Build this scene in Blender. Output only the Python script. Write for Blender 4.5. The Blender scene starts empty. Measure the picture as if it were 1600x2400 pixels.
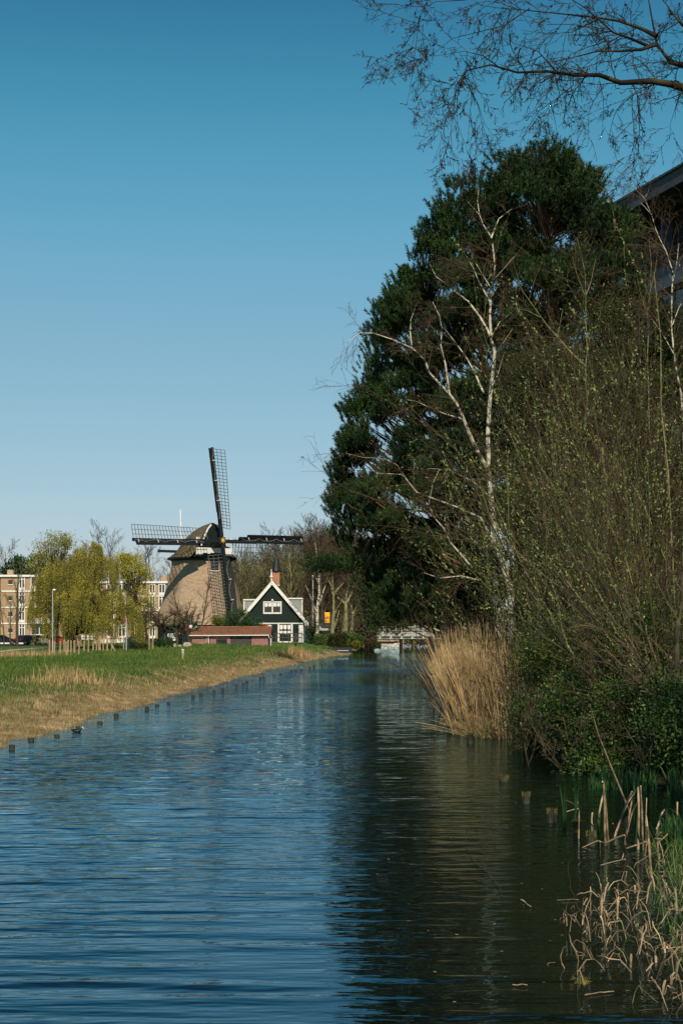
import bpy, math, random
import numpy as np
from mathutils import Vector, Matrix
random.seed(7); rng = np.random.default_rng(7)
R = math.radians
sc = bpy.context.scene
col = sc.collection

# ---------------------------------------------------------------- camera
F = 3333.33; EYE = 2.2; HZ = 1480.0
cam_d = bpy.data.cameras.new("camera"); cam = bpy.data.objects.new("camera", cam_d); col.objects.link(cam)
cam.location = (0, 0, EYE); cam.rotation_euler = (R(90), 0, 0)
cam_d.sensor_fit = 'VERTICAL'; cam_d.sensor_height = 36; cam_d.lens = 50
cam_d.shift_y = (HZ - 1200) / 2400.0
cam_d.clip_start = 0.1; cam_d.clip_end = 6000
sc.camera = cam

# ---------------------------------------------------------------- sky and sun
SUN_AZ, SUN_EL = 7.0, 39.0          # degrees to the right of straight behind the camera; elevation
w = bpy.data.worlds.new("World"); sc.world = w; w.use_nodes = True
nt = w.node_tree; nt.nodes.clear()
sky = nt.nodes.new("ShaderNodeTexSky"); sky.sky_type = 'NISHITA'; sky.sun_disc = False
sky.sun_elevation = R(SUN_EL)
sun_dir = Vector((math.sin(R(SUN_AZ)) * math.cos(R(SUN_EL)), -math.cos(R(SUN_AZ)) * math.cos(R(SUN_EL)), math.sin(R(SUN_EL))))
sky.sun_rotation = math.atan2(sun_dir.x, sun_dir.y)
sky.altitude = 0; sky.air_density = 1.0; sky.dust_density = 0.6; sky.ozone_density = 2.2
hs = nt.nodes.new("ShaderNodeMix"); hs.data_type = 'RGBA'; hs.blend_type = 'MULTIPLY'; hs.inputs[0].default_value = 1
# the clear air of that day: deeper blue overhead than the sky model gives, paler toward the horizon
stc = nt.nodes.new("ShaderNodeTexCoord"); ssx = nt.nodes.new("ShaderNodeSeparateXYZ"); srp = nt.nodes.new("ShaderNodeValToRGB"); nt.links.new(stc.outputs["Generated"], ssx.inputs[0]); nt.links.new(ssx.outputs[2], srp.inputs[0])
stops = [(0.0, (.50, .47, .62)), (.054, (.51, .51, .58)), (.0985, (.516, .546, .557)), (.1425, (.515, .594, .556)), (.20, (.522, .644, .586)), (.255, (.451, .713, .649)), (.308, (.346, .718, .662)), (.3585, (.237, .663, .622)), (.406, (.171, .535, .562)), (.66, (.06, .27, .42))]
while len(srp.color_ramp.elements) < len(stops): srp.color_ramp.elements.new(.5)
for e_, (p_, c_) in zip(srp.color_ramp.elements, stops): e_.position = p_
for e_, (p_, c_) in zip(srp.color_ramp.elements, stops): e_.color = (*c_, 1)
nt.links.new(srp.outputs[0], hs.inputs[7])
bg = nt.nodes.new("ShaderNodeBackground"); bg.inputs[1].default_value = 0.15
ow = nt.nodes.new("ShaderNodeOutputWorld")
nt.links.new(sky.outputs[0], hs.inputs[6]); nt.links.new(hs.outputs[2], bg.inputs[0]); nt.links.new(bg.outputs[0], ow.inputs[0])
sl = bpy.data.lights.new("sun", 'SUN'); sl.energy = 5.0; sl.angle = R(0.5); sl.color = (1.0, 0.885, 0.70)
so = bpy.data.objects.new("sun", sl); col.objects.link(so)
so.rotation_euler = (-sun_dir).to_track_quat('-Z', 'Y').to_euler()
so.location = sun_dir * 60
sc.view_settings.view_transform = 'Standard'; sc.view_settings.look = 'None'
sc.view_settings.exposure = 0.0; sc.view_settings.gamma = 1.0
sc.cycles.max_bounces = 5; sc.cycles.diffuse_bounces = 2; sc.cycles.glossy_bounces = 3
sc.cycles.transmission_bounces = 4; sc.cycles.transparent_max_bounces = 6
sc.cycles.use_denoising = True
sc.cycles.caustics_reflective = False; sc.cycles.caustics_refractive = False

def P(px, py, d):
    """point at distance d seen at photo pixel px,py"""
    return Vector(((px - 800) / F * d, d, EYE - (py - HZ) / F * d))
def PX(px, d): return (px - 800) / F * d
def PZ(py, d): return EYE - (py - HZ) / F * d

# ---------------------------------------------------------------- mesh helpers
class Geo:
    def __init__(s): s.V = []; s.F = []; s.n = 0
    def add(s, V, faces):
        V = np.asarray(V, float).reshape(-1, 3)
        if isinstance(faces, np.ndarray):
            s.F.append(faces.astype(np.int64) + s.n)
        else:
            by = {}
            for f in faces: by.setdefault(len(f), []).append(f)
            for k, fs in by.items(): s.F.append(np.array(fs, np.int64) + s.n)
        s.V.append(V); s.n += len(V)
        return s
    def box(s, c, size, rz=0.0, M=None):
        x, y, z = [v / 2 for v in size]
        V = np.array([(a * x, b * y, e * z) for e in (-1, 1) for a, b in ((-1, -1), (1, -1), (1, 1), (-1, 1))])
        if M is not None: V = V @ np.array(M).T
        elif rz:
            cz, sz = math.cos(rz), math.sin(rz)
            V = np.stack([V[:, 0] * cz - V[:, 1] * sz, V[:, 0] * sz + V[:, 1] * cz, V[:, 2]], 1)
        return s.add(V + np.array(c), [(3, 2, 1, 0), (4, 5, 6, 7), (0, 1, 5, 4), (1, 2, 6, 5), (2, 3, 7, 6), (3, 0, 4, 7)])
    def beam(s, a, b, w, h=None, up=(0, 0, 1)):
        a = Vector(a); b = Vector(b); t = b - a; L = t.length
        if L < 1e-6: return s
        t.normalize(); u = t.cross(Vector(up))
        if u.length < 1e-3: u = t.cross(Vector((1, 0, 0)))
        u.normalize(); v = u.cross(t)
        M = np.array([[u.x, t.x, v.x], [u.y, t.y, v.y], [u.z, t.z, v.z]])
        return s.box((a + b) / 2, (w, L, h or w), M=M)
    def prism(s, poly, d0, d1, f):
        """poly: 2d points; f(u,v,d)->3d"""
        n = len(poly)
        V = [f(u, v, d0) for u, v in poly] + [f(u, v, d1) for u, v in poly]
        fs = [tuple(range(n))[::-1], tuple(range(n, 2 * n))] + [(i, (i + 1) % n, n + (i + 1) % n, n + i) for i in range(n)]
        return s.add(V, fs)
    def lathe(s, prof, c=(0, 0, 0), k=10, cap=True, ang=0.0):
        V = []; c = np.array(c, float)
        for r, z in prof:
            for i in range(k):
                a = 2 * math.pi * i / k + ang
                V.append((r * math.cos(a), r * math.sin(a), z))
        fs = [(j * k + i, j * k + (i + 1) % k, (j + 1) * k + (i + 1) % k, (j + 1) * k + i) for j in range(len(prof) - 1) for i in range(k)]
        if cap: fs += [tuple(range(k))[::-1], tuple(range((len(prof) - 1) * k, len(prof) * k))]
        return s.add(np.array(V) + c, fs)
    def tubes(s, polys, k=3):
        by = {}
        for p, r in polys: by.setdefault(len(p), []).append((p, r))
        for n, L in by.items():
            Pn = np.array([[tuple(q) for q in p] for p, r in L], float); Rn = np.array([r for p, r in L], float)
            T = np.gradient(Pn, axis=1); T /= np.linalg.norm(T, axis=2, keepdims=True) + 1e-9
            Ta = T.mean(1); ref = np.where((np.abs(Ta[:, 2]) < 0.85)[:, None], np.array([[0, 0, 1.0]]), np.array([[1.0, 0, 0]]))
            A = np.cross(T, ref[:, None, :]); A /= np.linalg.norm(A, axis=2, keepdims=True) + 1e-9
            B = np.cross(T, A)
            ang = np.arange(k) * 2 * math.pi / k
            V = Pn[:, :, None, :] + Rn[:, :, None, None] * (np.cos(ang)[None, None, :, None] * A[:, :, None, :] + np.sin(ang)[None, None, :, None] * B[:, :, None, :])
            M = len(L); base = np.arange(M)[:, None, None] * n * k
            j = np.arange(n - 1)[None, :, None] * k; i = np.arange(k)[None, None, :]; i2 = (i + 1) % k
            a = base + j + i; b = base + j + i2
            Fq = np.stack([a, b, b + k, a + k], -1).reshape(-1, 4)
            s.add(V.reshape(-1, 3), Fq)
            if k > 4:
                e = (np.arange(M)[:, None] * n * k + (n - 1) * k + np.arange(k)[None]); s.F.append(e.astype(np.int64) + s.n - len(V.reshape(-1, 3)))
        return s
    def leaves(s, C, D, L, W, seed=0, flat=None):
        """rhombic leaves: base points C, directions D, lengths L, widths W"""
        C = np.asarray(C, float); n = len(C)
        if n == 0: return s
        D = np.asarray(D, float); D = D / (np.linalg.norm(D, axis=1, keepdims=True) + 1e-9)
        r = np.random.default_rng(seed); X = r.normal(size=(n, 3))
        if flat is not None: X = X * (1 - flat) + np.array([0, 0, 1.0]) * flat
        S = np.cross(D, X); S /= np.linalg.norm(S, axis=1, keepdims=True) + 1e-9
        L = np.broadcast_to(L, n)[:, None]; W = np.broadcast_to(W, n)[:, None]
        V = np.stack([C, C + D * L * .45 + S * W / 2, C + D * L, C + D * L * .45 - S * W / 2], 1).reshape(-1, 3)
        return s.add(V, np.arange(4 * n).reshape(n, 4))
    def blades(s, C, D, L, W, seed=0, bend=0.0):
        """triangular blades"""
        C = np.asarray(C, float); n = len(C)
        D = np.asarray(D, float); D = D / (np.linalg.norm(D, axis=1, keepdims=True) + 1e-9)
        r = np.random.default_rng(seed); X = r.normal(size=(n, 3))
        S = np.cross(D, X); S /= np.linalg.norm(S, axis=1, keepdims=True) + 1e-9
        L = np.broadcast_to(L, n)[:, None]; W = np.broadcast_to(W, n)[:, None]
        V = np.stack([C - S * W / 2, C + S * W / 2, C + D * L], 1).reshape(-1, 3)
        return s.add(V, np.arange(3 * n).reshape(n, 3))
    def build(s, name, mat, parent=None, origin=None, smooth=False):
        o = origin
        if o is None: o = ROOT.get(parent.name, (0, 0, 0)) if parent is not None else (0, 0, 0)
        me = bpy.data.meshes.new(name)
        if s.n:
            V = np.concatenate(s.V) - np.array(tuple(o), float)
            me.vertices.add(len(V)); me.vertices.foreach_set("co", V.astype(np.float32).ravel())
            loops = np.concatenate([f.ravel() for f in s.F]); tot = np.concatenate([np.full(len(f), f.shape[1]) for f in s.F])
            me.loops.add(len(loops)); me.loops.foreach_set("vertex_index", loops.astype(np.int32))
            st = np.concatenate([[0], np.cumsum(tot)[:-1]])
            me.polygons.add(len(tot)); me.polygons.foreach_set("loop_start", st.astype(np.int32))
            try: me.polygons.foreach_set("loop_total", tot.astype(np.int32))
            except Exception: pass
            me.update(calc_edges=True); me.validate()
            me.polygons.foreach_set("use_smooth", np.full(len(me.polygons), bool(smooth)))
        me.materials.append(mat)
        ob = bpy.data.objects.new(name, me); col.objects.link(ob)
        if parent is not None:
            ob.parent = parent; ROOT[ob.name] = tuple(o)
        else:
            ob.location = tuple(o); ROOT[ob.name] = tuple(o)
        return ob
ROOT = {}
def tag(o, label=None, cat=None, group=None, kind=None):
    if label: o["label"] = label
    if cat: o["category"] = cat
    if group: o["group"] = group
    if kind: o["kind"] = kind
    return o
def thing(name, loc, label, cat, group=None):
    o = bpy.data.objects.new(name, None); col.objects.link(o); o.location = tuple(loc); ROOT[o.name] = tuple(loc)
    o.empty_display_size = 0.3
    return tag(o, label, cat, group)
def copy_tree(o, loc, rz=0.0, sx=1.0, sz=None, label=None, group=None):
    def cp(q, par):
        c = q.copy(); col.objects.link(c)
        if par: c.parent = par
        for ch in list(q.children): cp(ch, c)
        return c
    c = cp(o, None); c.location = tuple(loc); c.rotation_euler.z = rz; c.scale = (sx, sx, sz or sx)
    if label: c["label"] = label
    if group: c["group"] = group
    ROOT[c.name] = tuple(loc)
    return c

# ---------------------------------------------------------------- materials
def mat(name, c, c2=None, scale=5.0, rough=0.8, detail=4, spec=0.3, stretch=None, bump=0.0, island=0.0, trans=0.0, metal=0.0, lo=0.35, hi=0.65, c3=None):
    m = bpy.data.materials.new(name); m.use_nodes = True; t = m.node_tree; N = t.nodes; Lk = t.links
    b = N["Principled BSDF"]; b.inputs["Roughness"].default_value = rough; b.inputs["Metallic"].default_value = metal
    b.inputs["Specular IOR Level"].default_value = spec
    cur = None
    if c2 is None: b.inputs["Base Color"].default_value = (*c, 1)
    else:
        tc = N.new("ShaderNodeTexCoord"); mp = N.new("ShaderNodeMapping"); nz = N.new("ShaderNodeTexNoise"); cr = N.new("ShaderNodeValToRGB")
        if stretch: mp.inputs["Scale"].default_value = stretch
        nz.inputs["Scale"].default_value = scale; nz.inputs["Detail"].default_value = detail
        cr.color_ramp.elements[0].position = lo; cr.color_ramp.elements[1].position = hi
        cr.color_ramp.elements[0].color = (*c, 1); cr.color_ramp.elements[1].color = (*c2, 1)
        if c3: e = cr.color_ramp.elements.new((lo + hi) / 2); e.color = (*c3, 1)
        Lk.new(tc.outputs["Object"], mp.inputs[0]); Lk.new(mp.outputs[0], nz.inputs[0]); Lk.new(nz.outputs[0], cr.inputs[0])
        cur = cr.outputs[0]
        if bump:
            bp = N.new("ShaderNodeBump"); bp.inputs["Strength"].default_value = bump; bp.inputs["Distance"].default_value = 0.05
            Lk.new(nz.outputs[0], bp.inputs["Height"]); Lk.new(bp.outputs[0], b.inputs["Normal"])
    if island:
        g = N.new("ShaderNodeNewGeometry"); mr = N.new("ShaderNodeMapRange")
        mr.inputs["To Min"].default_value = 1 - island; mr.inputs["To Max"].default_value = 1 + island
        Lk.new(g.outputs["Random Per Island"], mr.inputs[0])
        mx = N.new("ShaderNodeMix"); mx.data_type = 'RGBA'; mx.blend_type = 'MULTIPLY'; mx.inputs[0].default_value = 1
        if cur is None: mx.inputs[6].default_value = (*c, 1)
        else: Lk.new(cur, mx.inputs[6])
        Lk.new(mr.outputs[0], mx.inputs[7]); cur = mx.outputs[2]
    if cur is not None: Lk.new(cur, b.inputs["Base Color"])
    if trans:
        tr = N.new("ShaderNodeBsdfTranslucent"); ms = N.new("ShaderNodeMixShader"); ms.inputs[0].default_value = trans
        if cur is not None: Lk.new(cur, tr.inputs[0])
        else: tr.inputs[0].default_value = (*c, 1)
        Lk.new(b.outputs[0], ms.inputs[1]); Lk.new(tr.outputs[0], ms.inputs[2]); Lk.new(ms.outputs[0], N["Material Output"].inputs[0])
    return m
M = {}
M['thatch'] = mat('thatch', (.25, .178, .118), (.40, .29, .20), 2.6, .95, 9, .1, (1, 1, 2.4), .8, lo=.3, hi=.7)
M['thatch_cap'] = mat('thatch_cap', (.065, .052, .028), (.15, .118, .07), 2.0, .95, 8, .1, (1, 1, .5), .6)
M['tarred'] = mat('tarred_wood', (.007, .011, .011), (.014, .019, .019), 3, .55, 4, .3, (1, 1, 6), .2)
M['greenblack'] = mat('green_black_boards', (.005, .012, .011), (.008, .017, .015), 6, .6, 3, .2, (6, 1, .4), .15)
M['sail'] = mat('sail_wood', (.005, .007, .008), (.011, .014, .016), 3, .6, 3, .2)
M['lattice'] = mat('lattice_wood', (.06, .065, .06), (.11, .11, .10), 3, .7)
M['white'] = mat('white_paint', (.76, .74, .69), (.66, .63, .57), 2.5, .6, 5, .3)
M['rope'] = mat('rope_white', (.38, .36, .31), None)
M['gold'] = mat('gold_paint', (.75, .42, .07), None, rough=.4)
M['brick'] = mat('red_brick', (.30, .12, .07), (.42, .20, .12), 9, .9)
M['glass'] = mat('window_glass', (.012, .018, .022), None, rough=.06, spec=.8)
M['curtain'] = mat('curtain', (.72, .70, .66), None)
M['lead'] = mat('lead_grey', (.20, .225, .22), (.30, .32, .31), 4, .6)
M['rooftile'] = mat('dark_tiles', (.05, .045, .04), (.10, .08, .07), 8, .8, bump=.5)
M['pinkwood'] = mat('faded_red_boards', (.22, .095, .085), (.33, .17, .15), 3, .85, 6, .2, (7, 1, .6), .2)
M['grayboard'] = mat('weathered_boards', (.035, .035, .033), (.08, .075, .068), 3, .9, 5, .2, (.6, 1, 9), .2)
M['stake'] = mat('stake_wood', (.26, .18, .10), (.42, .31, .19), 3, .9, 5, .2, (3, 3, .6), island=.15)
M['wetpost'] = mat('wet_post_wood', (.018, .018, .010), (.045, .042, .020), 6, .6, 4, .3)
M['mossy'] = mat('mossy_wood', (.03, .035, .008), (.17, .14, .04), 14, .8, 6, .2)
M['metalgrey'] = mat('galvanised_steel', (.42, .44, .46), (.52, .54, .56), 4, .45, metal=.3)
M['brickblock'] = mat('orange_brick', (.31, .20, .12), (.43, .29, .18), 5, .9)
M['bark_birch'] = mat('birch_bark', (.045, .038, .022), (.52, .47, .37), 3.6, .8, 6, .2, (1, 1, 1.5), .2, lo=.40, hi=.52)
M['bark_moss'] = mat('mossy_bark', (.10, .10, .035), (.27, .24, .13), 5, .9, 6, .2, bump=.3)
M['twig_red'] = mat('red_brown_twigs', (.022, .015, .007), (.085, .053, .025), 2, .8, island=.35)
M['twig_olive'] = mat('olive_twigs', (.10, .10, .035), (.17, .155, .06), 2, .7, island=.4)
M['osier_lit'] = mat('lit_osier_stems', (.14, .125, .045), (.30, .26, .12), 1.5, .7, island=.4)  # brighter copy of the osier stems, sunlight put into the colour
M['osier_stem'] = mat('osier_stems', (.016, .017, .006), (.070, .068, .017), 1.2, .7, island=.8)
M['twig_grey'] = mat('grey_twigs', (.018, .015, .007), (.090, .068, .034), 2, .8, island=.35)
M['bark_dark'] = mat('dark_bark', (.035, .03, .022), (.085, .07, .045), 7, .9, 6, .2, bump=.3)
M['overhang'] = mat('overhanging_bark', (.010, .008, .006), (.055, .046, .019), 9, .85, 6, .2, lo=.45, hi=.7)
M['bud_brown'] = mat('brown_buds', (.07, .035, .02), None, island=.4)
M['pine_bark'] = mat('pine_bark', (.10, .065, .04), (.20, .135, .09), 6, .9, 6, .2, bump=.4)
M['needle'] = mat('pine_needles', (.008, .027, .009), (.042, .080, .018), .45, .6, 3, .25, island=.45, trans=.12)
M['bud_green'] = mat('willow_buds', (.12, .16, .04), (.26, .29, .09), 1.5, .6, island=.4, trans=.25)
M['leaf_green'] = mat('bramble_leaves', (.028, .070, .014), (.115, .165, .030), 1.2, .55, 3, .35, island=.5, trans=.2)
M['leaf_moss'] = mat('mossy_sprays', (.016, .022, .006), (.062, .064, .014), 1.2, .7, island=.45, trans=.2)
M['willow_leaf'] = mat('weeping_willow_leaves', (.25, .225, .02), (.52, .45, .055), .8, .7, 4, .2, island=.4, trans=.3)
M['willow_leaf2'] = mat('pale_willow_leaves', (.19, .19, .035), (.33, .30, .06), .5, .7, 4, .2, island=.4, trans=.3)
M['evergreen'] = mat('evergreen_leaves', (.012, .04, .012), (.035, .075, .02), 2, .6, island=.45, trans=.1)
M['yellowgreen'] = mat('yellow_green_leaves', (.09, .10, .012), (.14, .15, .02), 2, .6, island=.4, trans=.2)
M['straw'] = mat('reed_straw', (.27, .18, .08), (.50, .35, .17), 2, .7, island=.35, trans=.15)
M['straw_low'] = mat('withered_marsh_grass', (.24, .155, .08), (.50, .35, .20), 1.3, .8, 6, island=.4, trans=.15, c3=(.24, .20, .085))
M['grassblade'] = mat('meadow_grass_blades', (.05, .105, .018), (.15, .185, .036), .35, .7, 5, .2, island=.35, trans=.2)
M['iris'] = mat('iris_leaves', (.014, .048, .012), (.040, .10, .022), 3, .5, island=.4, trans=.25)
M['stalk'] = mat('cattail_stalks', (.11, .075, .042), (.42, .31, .19), 8, .75, island=.6)
M['stone'] = mat('pale_rubble', (.30, .23, .16), (.46, .38, .29), 6, .9)
M['yellow'] = mat('yellow_panel', (.85, .42, .03), None, rough=.6)
M['concrete'] = mat('concrete', (.30, .30, .27), (.42, .41, .36), 3, .9)
M['cream'] = mat('cream_render', (.62, .57, .44), (.70, .65, .52), 1, .9)
M['rubber'] = mat('rubber', (.015, .015, .015), None)
M['chrome'] = mat('rim_metal', (.4, .4, .42), None, rough=.3, metal=.8)
M['redlamp'] = mat('tail_lamp', (.45, .02, .02), None, rough=.2)
M['plate'] = mat('yellow_plate', (.75, .5, .05), None)
# ---------------------------------------------------------------- terrain and water
LY = np.array([-40, 10, 20, 26, 31.5, 41, 56, 73, 98, 120, 134, 141, 143.5, 147, 152, 157, 159, 172, 190, 260, 1200])
LX = np.array([-9, -7.2, -6.8, -6.4, -5.9, -5.7, -5.25, -4.4, -2.9, -1.2, .3, 1.05, -2.5, -6, -6, -5, 1.0, 1.6, 2.4, 5, 60])
RY = np.array([-40, 8, 16, 18.5, 20, 22, 28, 31, 33.5, 37, 46, 60, 80, 100, 150, 172, 200, 260, 1200])
RX = np.array([6.5, 5.6, 5.2, 4.9, 4.4, 3.9, 3.7, 3.4, 2.7, 3.1, 3.6, 4.3, 5.2, 6.2, 8.8, 10, 12, 17, 90])
def vnoise(x, y, s, seed=0):
    """cheap smooth noise"""
    r = np.random.default_rng(seed); out = 0
    for k in range(6):
        a, b, ph = r.uniform(-1, 1), r.uniform(-1, 1), r.uniform(0, 6.28)
        out = out + np.sin((a * x + b * y) * s * (1 + .5 * k) + ph + 1.3 * np.sin((b * x - a * y) * s * .7 + ph))
    return out / 6
def height(x, y):
    x = np.asarray(x, float); y = np.asarray(y, float)
    tl = np.interp(y, LY, LX) - x
    tl = tl + (.38 * vnoise(x, y, 1.3, 3) + .55 * vnoise(x, y, .33, 13)) * np.clip(1 - np.abs(tl) / 7, 0, 1)
    tr = x - np.interp(y, RY, RX)
    tr = tr + .3 * vnoise(x, y, 1.7, 4) * (np.abs(tr) < 5)
    rise = np.interp(y, [100, 150], [0, 1]) * np.interp(x, [-38, -24], [0, 1])
    tt = np.where(tl > 0, tl / np.interp(y, [28, 42, 60, 100], [1.15, .85, .65, .7]), tl)
    zl = np.interp(tt, [-3, -.6, -.15, 0.1, .4, 1.7, 2.6, 4.6, 7], [-.9, -.45, -.2, -.02, .05, .09, .33, .58, .62])
    zl = np.where(tl > 10, np.interp(tl, [10, 14, 21, 36, 60], [.62, .60, .40, .14, .12]), zl)
    zfar = np.interp(tl, [0.3, 6], [0, 1]) * rise * (.92)
    zl = np.where(tl > .2, np.maximum(zl, zfar * .98), zl)
    zr = np.interp(tr, [-3, -.6, -.15, 0.1, .6, 3, 8, 40], [-.9, -.4, -.15, .0, .14, .45, .75, .9])
    z = np.maximum(zl, zr)
    z = z + .05 * vnoise(x, y, .5, 8) * (z > .3)
    return z
def hz(x, y): return float(height(x, y))

def axis(vals):
    out = []
    for a, b, n in vals: out += list(np.linspace(a, b, n, endpoint=False))
    return np.array(out + [vals[-1][1]])
gx = axis([(-2500, -120, 20), (-120, -40, 24), (-40, -14, 40), (-14, 12, 105), (12, 40, 24), (40, 2500, 24)])
gy = axis([(-300, 0, 8), (0, 60, 150), (60, 200, 170), (200, 400, 30), (400, 5000, 30)])
GX, GY = np.meshgrid(gx, gy); GZ = height(GX, GY)
nx, ny = len(gx), len(gy)
idx = (np.arange(ny - 1)[:, None] * nx + np.arange(nx - 1)[None]).ravel()
ground = Geo().add(np.stack([GX, GY, GZ], -1).reshape(-1, 3), np.stack([idx, idx + 1, idx + nx + 1, idx + nx], 1))
def ground_mat():
    m = bpy.data.materials.new("meadow_and_bank_soil"); m.use_nodes = True; t = m.node_tree; N = t.nodes; L = t.links; b = N["Principled BSDF"]
    b.inputs["Roughness"].default_value = .95; b.inputs["Specular IOR Level"].default_value = .1
    tc = N.new("ShaderNodeTexCoord")
    def nz(s, d=5):
        n = N.new("ShaderNodeTexNoise"); n.inputs["Scale"].default_value = s; n.inputs["Detail"].default_value = d; L.new(tc.outputs["Object"], n.inputs[0]); return n.outputs[0]
    def ramp(src, a, b_, c0, c1):
        r = N.new("ShaderNodeValToRGB"); r.color_ramp.elements[0].position = a; r.color_ramp.elements[1].position = b_
        r.color_ramp.elements[0].color = (*c0, 1); r.color_ramp.elements[1].color = (*c1, 1); L.new(src, r.inputs[0]); return r.outputs[0]
    g = ramp(nz(.35), .38, .62, (.03, .085, .018), (.08, .13, .028))
    tn = ramp(nz(2.6, 9), .36, .62, (.10, .08, .035), (.40, .27, .15))
    at = N.new("ShaderNodeAttribute"); at.attribute_name = "dryness"
    ad = N.new("ShaderNodeMath"); ad.operation = 'ADD'
    mu = N.new("ShaderNodeMath"); mu.operation = 'MULTIPLY_ADD'; mu.inputs[1].default_value = 2.6; mu.inputs[2].default_value = -1.3; L.new(nz(.8), mu.inputs[0])
    L.new(at.outputs["Fac"], ad.inputs[0]); L.new(mu.outputs[0], ad.inputs[1])
    st = ramp(ad.outputs[0], .4, .62, (0, 0, 0), (1, 1, 1))
    mx = N.new("ShaderNodeMix"); mx.data_type = 'RGBA'; L.new(st, mx.inputs[0]); L.new(g, mx.inputs[6]); L.new(tn, mx.inputs[7])
    wt = N.new("ShaderNodeAttribute"); wt.attribute_name = "mud"
    m2 = N.new("ShaderNodeMix"); m2.data_type = 'RGBA'; L.new(wt.outputs["Fac"], m2.inputs[0]); L.new(mx.outputs[2], m2.inputs[6]); m2.inputs[7].default_value = (.035, .032, .018, 1)
    L.new(m2.outputs[2], b.inputs["Base Color"])
    bp = N.new("ShaderNodeBump"); bp.inputs["Distance"].default_value = .12; bp.inputs["Strength"].default_value = .7; L.new(nz(4, 8), bp.inputs["Height"]); L.new(bp.outputs[0], b.inputs["Normal"])
    return m
go = ground.build("ground", ground_mat(), smooth=True); tag(go, kind="structure")
tlg = (np.interp(GY, LY, LX) - GX).ravel(); trg = (GX - np.interp(GY, RY, RX)).ravel(); zz = GZ.ravel()
teg = tlg / np.interp(GY.ravel(), [28, 42, 60, 100], [1.15, .85, .65, .7])
dry = np.where(tlg > 0, np.interp(teg, [0, 2.0, 3.0, 4.6], [1, 1, .5, .0]), .9)
dry = np.where((tlg > 0) & (GY.ravel() > 115), np.interp(tlg, [0, 1.5, 4], [1, .6, .0]), dry)
a = go.data.attributes.new("dryness", 'FLOAT', 'POINT'); a.data.foreach_set("value", dry.astype(np.float32))
mud = np.where(trg > -3, np.interp(trg, [-3, 0, 30, 50], [1, 1, .8, 0]), np.interp(zz, [-.1, .03], [1, 0]))
a = go.data.attributes.new("mud", 'FLOAT', 'POINT'); a.data.foreach_set("value", mud.astype(np.float32))

# water surface: swell modelled where it is near enough to be seen, finer ripples as bump
def water_mat():
    m = bpy.data.materials.new("canal_water"); m.use_nodes = True; t = m.node_tree; N = t.nodes; L = t.links; b = N["Principled BSDF"]
    b.inputs["Base Color"].default_value = (.0045, .0055, .003, 1); b.inputs["Roughness"].default_value = .02; b.inputs["IOR"].default_value = 1.5
    b.inputs["Specular IOR Level"].default_value = .5
    tc = N.new("ShaderNodeTexCoord")
    def nz(scale, rot, s=1.0, det=2, rough=.5):
        mp = N.new("ShaderNodeMapping"); mp.inputs["Scale"].default_value = scale; mp.inputs["Rotation"].default_value = (0, 0, R(rot)); L.new(tc.outputs["Object"], mp.inputs[0])
        n = N.new("ShaderNodeTexNoise"); n.inputs["Scale"].default_value = s; n.inputs["Detail"].default_value = det; n.inputs["Roughness"].default_value = rough; L.new(mp.outputs[0], n.inputs[0]); return n.outputs[0]
    def mul(a, v):
        n = N.new("ShaderNodeMath"); n.operation = 'MULTIPLY'; L.new(a, n.inputs[0])
        if isinstance(v, float): n.inputs[1].default_value = v
        else: L.new(v, n.inputs[1])
        return n.outputs[0]
    def add(a, c):
        n = N.new("ShaderNodeMath"); n.operation = 'ADD'; L.new(a, n.inputs[0]); L.new(c, n.inputs[1]); return n.outputs[0]
    def rng_(src, a, b_, c, d):
        n = N.new("ShaderNodeMapRange"); n.interpolation_type = 'SMOOTHSTEP'
        for k, v in zip((1, 2, 3, 4), (a, b_, c, d)): n.inputs[k].default_value = v
        L.new(src, n.inputs[0]); return n.outputs[0]
    sx = N.new("ShaderNodeSeparateXYZ"); L.new(tc.outputs["Object"], sx.inputs[0])
    shelter = rng_(sx.outputs[0], -1.5, 3.0, 1.0, .38)
    reach = rng_(sx.outputs[1], 9, 24, 0.45, 1.0)
    calm = rng_(sx.outputs[1], 85, 125, 1.0, .22)
    gust = rng_(nz((.10, .05, 1), 12, 1, 3), .38, .62, .35, 1.35)
    r1 = mul(mul(mul(nz((1.3, 4.6, 1), 3, 1, 2, .55), .085), gust), reach)
    r2 = mul(mul(nz((4.2, 15, 1), -5, 1, 2, .5), .0075), gust)
    far = mul(mul(nz((.8, 2.2, 1), 8, 1, 1), .030), rng_(sx.outputs[1], 20, 50, 0, 1))
    tot = mul(mul(add(add(r1, r2), far), shelter), calm)
    bp = N.new("ShaderNodeBump"); bp.inputs["Strength"].default_value = 1; bp.inputs["Distance"].default_value = 1.0
    L.new(tot, bp.inputs["Height"])
    N.remove(b); df = N.new("ShaderNodeBsdfDiffuse"); df.inputs[0].default_value = (.0022, .0034, .0018, 1); gl = N.new("ShaderNodeBsdfGlossy"); gl.inputs["Color"].default_value = (.64, .89, 1.0, 1); gl.inputs["Roughness"].default_value = .02
    fr = N.new("ShaderNodeFresnel"); fr.inputs[0].default_value = 1.8; ms = N.new("ShaderNodeMixShader")
    for q_ in (df, gl, fr): L.new(bp.outputs[0], q_.inputs["Normal"])
    L.new(fr.outputs[0], ms.inputs[0]); L.new(df.outputs[0], ms.inputs[1]); L.new(gl.outputs[0], ms.inputs[2]); L.new(ms.outputs[0], N["Material Output"].inputs[0])
    return m
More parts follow.
